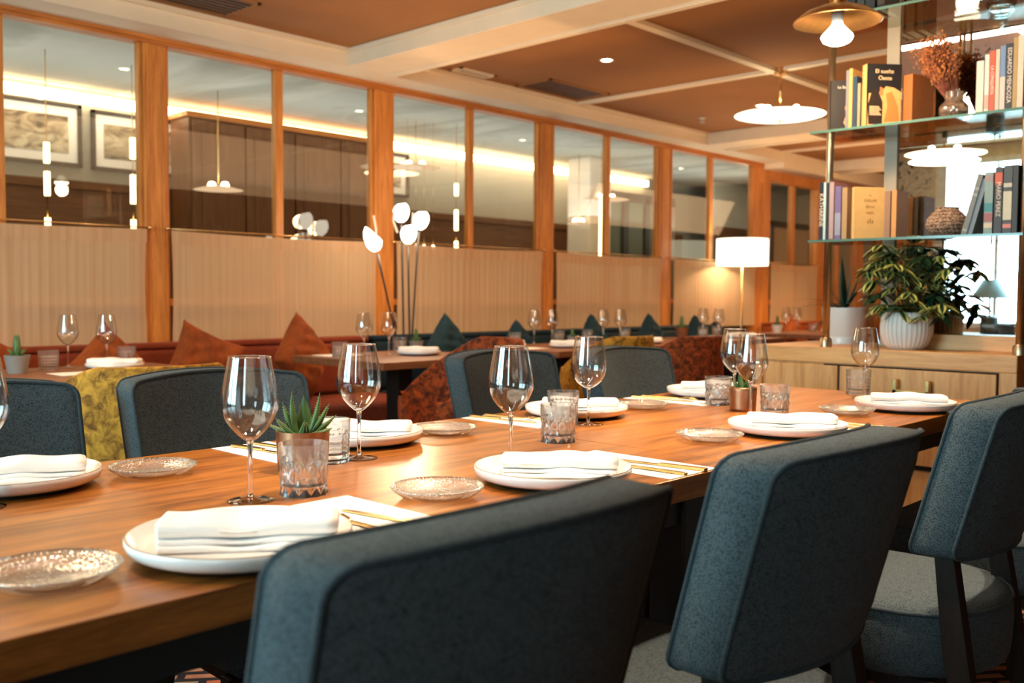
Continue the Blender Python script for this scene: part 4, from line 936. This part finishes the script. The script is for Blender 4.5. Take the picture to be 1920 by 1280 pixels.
book(1.792,Z2,.026,.222,(.17,.12,.26),'purple book on the lower shelf',blocks=((.08,.5,(.30,.30,.38)),),x=3.878)
book(1.763,Z2,.022,.215,(.42,.25,.10),'tan book on the lower shelf beside the yellow one',x=3.878)
def ycover(t,d,a,h):
    f=-a-.0006; ink=colmat((.40,.20,.05))
    for k,(s,zz,sz) in enumerate((('EL',.84,.012),('COLLAR',.74,.015),('DE LA',.62,.014),('NIÑA',.5,.014))): text('cover_title',s,sz,ink,t,(d*.5,f,h*zz),(R(90),0,0))
    m=MB()
    for k in range(3): m.box(d*.42+k*.010,d*.42+k*.010+.005,f-.0005,f,h*.30,h*(.36+.03*(k%2)))
    m.build('cover_motif',ink,t,smooth=False)
book(1.718,Z2,.022,.212,(.80,.50,.19),'plain yellow book with its cover turned to the room',depth=.135,rz=-38,x=3.862,cover=ycover)
book(1.612,Z2,.024,.195,(.30,.15,.07),'brown book right of the yellow cover book',depth=.12,x=3.95)
book(1.585,Z2,.020,.198,(.62,.26,.06),'orange book beside the schefflera top',depth=.12,x=3.95)
book(1.286,Z2,.020,.235,(.17,.17,.15),'grey book leaning to the right of the carved bowl',lean=14,blocks=((.06,.1,(.30,.30,.27)),(.64,.68,(.30,.30,.27)),(.74,.78,(.3,.3,.27))),x=3.875)
book(1.266,Z2,.018,.215,(.16,.20,.22),'blue grey book leaning against the patterned one',lean=14,x=3.88)
book(1.2,Z2,.030,.232,(.22,.30,.28),'patterned teal and cream book on the lower shelf right',blocks=((.1,.18,(.6,.5,.34)),(.2,.34,(.32,.10,.10)),(.36,.5,(.05,.22,.24)),(.85,.95,(.30,.22,.2))),x=3.878)
book(1.166,Z2,.027,.247,(.045,.04,.042),'dark book with red and cream spine letters',spine='MARIO PEREZ',tc=(.72,.60,.45),blocks=((.74,.92,(.50,.09,.04)),),x=3.878,ts=.6)
book(1.134,Z2,.030,.252,(.06,.06,.06),'black book with a pale spine panel and round emblem',blocks=((.2,.62,(.55,.50,.36)),(.08,.14,(.62,.2,.16)),(.68,.74,(.5,.45,.35))),x=3.878)
book(1.108,Z2,.018,.252,(.03,.025,.02),'dark book touching the right brass pole',x=3.878)
# middle shelf
def facecover(t,d,a,h):
    f=-a-.0006; 
    text('cover_title','La España',.016,colmat((.8,.74,.62)),t,(d*.5,f,h*.86),(R(90),0,0))
    MB().add([(d*.98,f,h*.02),(d*.98,f,h*.62),(d*.6,f,h*.6),(d*.5,f,h*.45),(d*.55,f,h*.3),(d*.45,f,h*.15),(d*.6,f,h*.02)],[(0,1,2,3,4,5,6)]).build('cover_picture',colmat((.62,.24,.10)),t,smooth=False)
    MB().add([(d*.62,f-.0003,h*.34),(d*.5,f-.0003,h*.31),(d*.62,f-.0003,h*.28)],[(0,1,2)]).build('cover_picture',colmat((.35,.03,.02)),t,smooth=False)
book(1.832,Z1,.020,.205,DK,'black paperback with a reddish face on its cover beside the brass pole',depth=.115,rz=-50,x=3.87,cover=facecover)
book(1.772,Z1,.012,.245,(.20,.19,.20),'tall thin grey book behind the black paperback',x=3.90)
book(1.758,Z1,.014,.25,(.75,.36,.10),'tall thin orange book on the middle shelf',x=3.90)
book(1.740,Z1,.018,.215,(.01,.035,.07),'navy book on the middle shelf',x=3.90)
book(1.722,Z1,.012,.185,(.30,.24,.13),'small olive book between the navy and orange books',x=3.90)
def ecover(t,d,a,h):
    f=-a-.0006; g=(.82,.62,.36)
    for s,zz,sz,xx in (('El sueño',.88,.023,.5),('Oeste',.77,.023,.52)): text('cover_title',s,sz,colmat(g),t,(d*xx,f,h*zz),(R(90),0,0))
    MB().add([(d*.99,f,0),(d*.99,f,h*.55),(d*.78,f,h*.62),(d*.55,f,h*.64),(d*.42,f,h*.55),(d*.05,f,h*.52),(d*.02,f,0)],[(0,1,2,3,4,5,6)]).build('cover_background',colmat((.66,.40,.14)),t,smooth=False)
    MB().add([(d*.05,f-.0004,h*.02),(d*.45,f-.0004,h*.02),(d*.46,f-.0004,h*.38),(d*.30,f-.0004,h*.60),(d*.14,f-.0004,h*.56),(d*.03,f-.0004,h*.34)],[(0,1,2,3,4,5)]).build('cover_picture',colmat((.025,.015,.012)),t,smooth=False)
    MB().add([(d*.5,f-.0004,h*.06),(d*.95,f-.0004,h*.08),(d*.9,f-.0004,h*.32),(d*.72,f-.0004,h*.56),(d*.55,f-.0004,h*.52),(d*.6,f-.0004,h*.3)],[(0,1,2,3,4,5)]).build('cover_picture',colmat((.66,.22,.06)),t,smooth=False)
    MB().add([(d*.36,f-.0006,h*.5),(d*.46,f-.0006,h*.48),(d*.48,f-.0006,h*.6),(d*.38,f-.0006,h*.63)],[(0,1,2,3)]).build('cover_picture',colmat((.60,.20,.07)),t,smooth=False)
    m=MB()
    for k in range(6): m.box(d*.08,d*(.36+.03*(k%3)),f-.0008,f-.0006,h*(.30-.026*k),h*(.312-.026*k))
    m.build('cover_text_lines',colmat(g),t,smooth=False)
book(1.683,Z1,.040,.248,DK,'thick paperback with a gold title and an embracing couple on its cover',depth=.145,rz=-42,x=3.865,blocks=((0.0,1.0,(.80,.44,.16)),),cover=ecover)
book(1.55,Z1,.05,.205,(.36,.12,.03),'wide brown book right of the embracing couple cover',depth=.12,x=3.97,rz=-20)
R1=[(1.243,.026,.195,(.50,.50,.44),'pale green grey book beside the dried flowers',None,None),(1.219,.016,.215,(.55,.52,.48),'grey white book with black and pink lettering',None,((.06,.3,(.6,.3,.25)),)),(1.200,.018,.225,(.62,.07,.02),'bright red book on the middle shelf','LA CONQUISTA',None),
    (1.182,.014,.228,(.52,.44,.34),'beige book right of the red one',None,None),(1.164,.018,.238,(.60,.48,.42),'book with a blue upper half on the middle shelf',None,((.52,1.0,(.13,.22,.38)),)),(1.141,.026,.243,(.02,.022,.02),'black book with white spine title on the middle shelf','EDUARDO MENDOZA',None),
    (1.121,.014,.262,(.40,.26,.08),'ochre book on the middle shelf',None,None),(1.103,.020,.265,(.75,.55,.42),'pale pink book at the right picture edge',None,None)]
for y,th,h,c,l,sp,bl in R1: book(y,Z1,th,h,c,l,spine=sp,tc=(.85,.7,.6),blocks=bl or (),x=3.878,ts=.62)
for y,th,c,l in ((1.80,.04,(.20,.19,.2),'grey book behind the brass pendant rods on the top shelf'),(1.752,.03,DK,'black book on the top shelf with white letters'),(1.715,.03,(.02,.03,.03),'dark green black book on the top shelf'),(1.675,.04,DK,'black book with a teal mark on the top shelf'),(1.63,.03,(.04,.03,.02),'dark brown book rightmost on the top shelf')):
    book(y,Z0,th,.24,c,l,x=3.878,spine=('GARCIA' if y==1.752 else None),blocks=(((.2,.3,(.02,.28,.32)),) if abs(y-1.675)<.001 else ()))
# glass bowl on top shelf
t=thing('glass_bowl',(4.0,1.31,Z0),0,'clear glass bowl on the top shelf','bowl'); MB().lathe([(0,0),(.03,0),(.05,.02),(.06,.06),(.058,.06),(.047,.023),(.028,.005),(0,.005)],40).build('body','fglass',t)
# dried flowers in diamond-cut vase
t=thing('glass_vase',(3.985,1.372,Z1),0,'smoky diamond-cut glass vase on the middle shelf','vase')
sil=plain('smoked_mirror_glass',(.45,.34,.27),.12,.1,20); setp(sil.node_tree.nodes['Principled BSDF'],metal=.75)
def vf(r,z,a):
    if r<.03: return r
    q=a*9/(2*PI); s=z/.03; u=(q+s*.5)%1; v=(q-s*.5)%1
    return r-.004*(1-min(abs(u-.5),abs(v-.5))*2)
MB().lathe([(0,0),(.036,0)]+[(.036+.022*math.sin(PI*min(1,j/14)),.004+.075*j/14) for j in range(1,15)]+[(.034,.09),(.040,.112),(.036,.112),(.030,.09),(.03,.01),(0,.01)],90,fn=vf).build('body',sil,t,auto=15)
m=MB(); q=random.Random(11)
for k in range(190):
    az=q.random()*2*PI; sp=min(.62,abs(q.gauss(0,.30))); L=.20+.085*q.random()
    # bias toward +y and up
    d=Vector((math.cos(az)*sp*.55,math.sin(az)*sp*.62+.34,1)).normalized(); b=Vector((.012*math.cos(az),.012*math.sin(az),.06)); c=b+d*L*.9+Vector((0,.01*q.random(),-.008*q.random()))
    m.tube([b,b+d*L*.55,c],[.0008,.0008,.0005],4,mi=0)
    for j in range(20):
        s=.5+.55*q.random(); p=b+d*L*s+Vector((q.gauss(0,.008),q.gauss(0,.008),q.gauss(0,.006))); r=.0022+.0022*q.random()
        m.add([p+Vector((r,0,0)),p+Vector((0,r,0)),p+Vector((-r,0,0)),p+Vector((0,-r,0)),p+Vector((0,0,r*1.4)),p-Vector((0,0,r*1.4))],[(0,1,4),(1,2,4),(2,3,4),(3,0,4),(1,0,5),(2,1,5),(3,2,5),(0,3,5)],q.choice((0,1,1)))
o=m.build('dried_flower_bouquet',['dry','dry2'],smooth=False); o.location=(3.985,1.372,Z1); tag(o,'bunch of rust brown dried flowers standing in the diamond-cut vase','flowers')
# carved bowl
t=thing('carved_bowl',(3.985,1.385,Z2),0,'round brown carved terracotta pot on the lower glass shelf','vase')
MB().lathe([(0,0),(.045,0),(.07,.02),(.082,.045),(.078,.07),(.055,.098),(.042,.108),(.044,.118),(.038,.118),(.036,.105),(.05,.09),(.07,.06),(.06,.02),(0,.01)],64).build('body','bowl',t)
# ribbed white pot with schefflera
t=thing('ribbed_plant_pot',(3.985,1.535,SZ),0,'round ribbed whitewashed ceramic plant pot on the sideboard','plant pot')
MB().lathe([(0,0),(.068,0),(.088,.02),(.102,.06),(.104,.095),(.098,.13),(.09,.152),(.084,.152),(.09,.12),(.09,.05),(.06,.015),(0,.012)],136,fn=lambda r,z,a:r-(.002*abs(math.sin(a*17)) if r>.07 and z>.01 else 0)).build('body','ribpot',t); MB().lathe([(0,.13),(.088,.13)],30).build('soil','soil',t)
def leaf(m,base,d,nrm,L,w,mi=0):
    d=Vector(d).normalized(); s=d.cross(nrm); s=s.normalized() if s.length>1e-3 else Vector((1,0,0)); nn=s.cross(d).normalized(); base=Vector(base); K=6; vs=[]
    for i in range(K+1):
        q=i/K; ww=w*math.sin(PI*min(1,q*.92+.05))**.8; c=base+d*L*q-Vector((0,0,1))*L*.22*q*q
        for e in (-1,-.45,0,.45,1): vs.append(c+s*ww*e+nn*(-.18*ww*(1-abs(e))))
    n5=5
    for i in range(K):
        for e in range(4):
            m.add([vs[i*5+e],vs[i*5+e+1],vs[(i+1)*5+e+1],vs[(i+1)*5+e]],[(0,1,2,3)],mi if e in (1,2) else (1 if mi==0 and m.rr.random()<.0 else m.edge))
def schefflera():
    t=thing('schefflera_plant',(3.985,1.535,SZ+.13),0,'bushy variegated umbrella plant growing from the ribbed pot','plant')
    q=random.Random(5); st=MB(); lf=MB(); lf.rr=q; lf.edge=1
    whorls=[]
    for k in range(56):
        az=q.random()*2*PI; rad=.015+.125*math.sqrt(q.random()); z=.01+.30*q.random()**1.0
        if z>.22: rad*=.75
        if z<.08: rad=max(rad,.10)
        x,y=rad*math.cos(az)*.75,rad*math.sin(az)*1.15
        if x>.05: x=.05
        whorls.append((x,y,z,az))
    whorls+=[(.0,.115,.305,1.6),(.0,-.02,.335,0),(-.03,.13,.2,2),(0,-.12,.25,-1.6),(-.02,.05,.26,2)]
    for tr in ((.0,.03),(.01,-.03),(-.02,.0)): st.tube([(tr[0],tr[1],-.01),(tr[0]*1.5,tr[1]*1.4,.15),(tr[0]*2,tr[1]*2,.33)],[.004,.0035,.002],6)
    for x,y,z,az in whorls:
        tip=Vector((x,y,z)); st.tube([(x*.15,y*.2,max(0,z-.10)),(x*.6,y*.6,z-.02),tip],[.0018,.0015,.0012],5)
        nl=q.choice((6,7,8)); tilt=Vector((x,y,.06)).normalized()*.5; L0=.062+.026*q.random(); ph=q.random()*6; lf.edge=1 if q.random()<.72 else 0
        for i in range(nl):
            a=ph+2*PI*i/nl; d=Vector((math.cos(a),math.sin(a),-.75+.9*q.random()))+tilt*.5
            leaf(lf,tip,d,Vector((0,0,1)),L0*(.85+.35*q.random()),.0135+.004*q.random())
    lf.v=[(min(v[0],.160),v[1],v[2]) for v in lf.v]
    st.build('stems','stem',t); lf.build('foliage',['leafd','leafy'],t)
schefflera()
t=thing('white_planter',(4.26,1.925,SZ),0,'plain white cylindrical planter behind the left brass pole','plant pot')
MB().lathe([(0,0),(.088,0),(.091,.03),(.0885,.034),(.092,.038),(.10,.165),(.095,.165),(.086,.02),(0,.02)],48).build('body','white',t,auto=40); MB().lathe([(0,.15),(.093,.15)],24).build('soil','soil',t)
t=thing('bromeliad_plant',(4.26,1.925,SZ+.15),0,'dark strap-leaved plant in the plain white planter','plant'); m=MB()
for az,el,L,w,c in ((V+180,70,.21,.016,.5),(V+190,30,.24,.014,-1.2),(V+160,55,.2,.018,.1),(V,80,.24,.019,.1),(V+90,75,.26,.02,.1),(V-60,60,.18,.016,-.5),(V+200,5,.17,.013,-1.4),(V-100,40,.15,.015,-1.2),(V+20,60,.2,.016,.2),(V+120,35,.2,.016,-1),(V+175,45,.22,.012,-1.5)):
    succ_leaf(m,(0,0,0),(math.cos(R(az))*math.cos(R(el)),math.sin(R(az))*math.cos(R(el)),math.sin(R(el))),L,w,c,0,False,.12)
m.build('foliage','leafd',t)
# table lamp behind the viewer, seen in the mirror
t=thing('table_lamp',(-1.5,3.0,0),0,'grey-shaded lamp before the window, seen only in the mirror','lamp')
MB().lathe([(0,.74),(.08,.74),(.08,.90),(.012,.92),(.012,1.1),(0,1.1)],24).build('base',colmat((.05,.07,.07)),t,auto=40); MB().lathe([(.17,1.08),(.07,1.26),(.066,1.26),(.166,1.08)],32).build('lamp_shade',colmat((.16,.24,.26)),t)
t=thing('side_table',(-1.5,3.0,0),0,'small dark stand under the grey-shaded lamp, seen only in the mirror','table'); MB().box(-.22,.22,-.3,.3,.70,.74).build('tabletop','panelx',t,smooth=False)
for a in (-.18,.18):
    for b in (-.26,.26): MB().box(a-.02,a+.02,b-.02,b+.02,0,.70).build('leg','darkwood',t,smooth=False)
for k in list(_used): pass
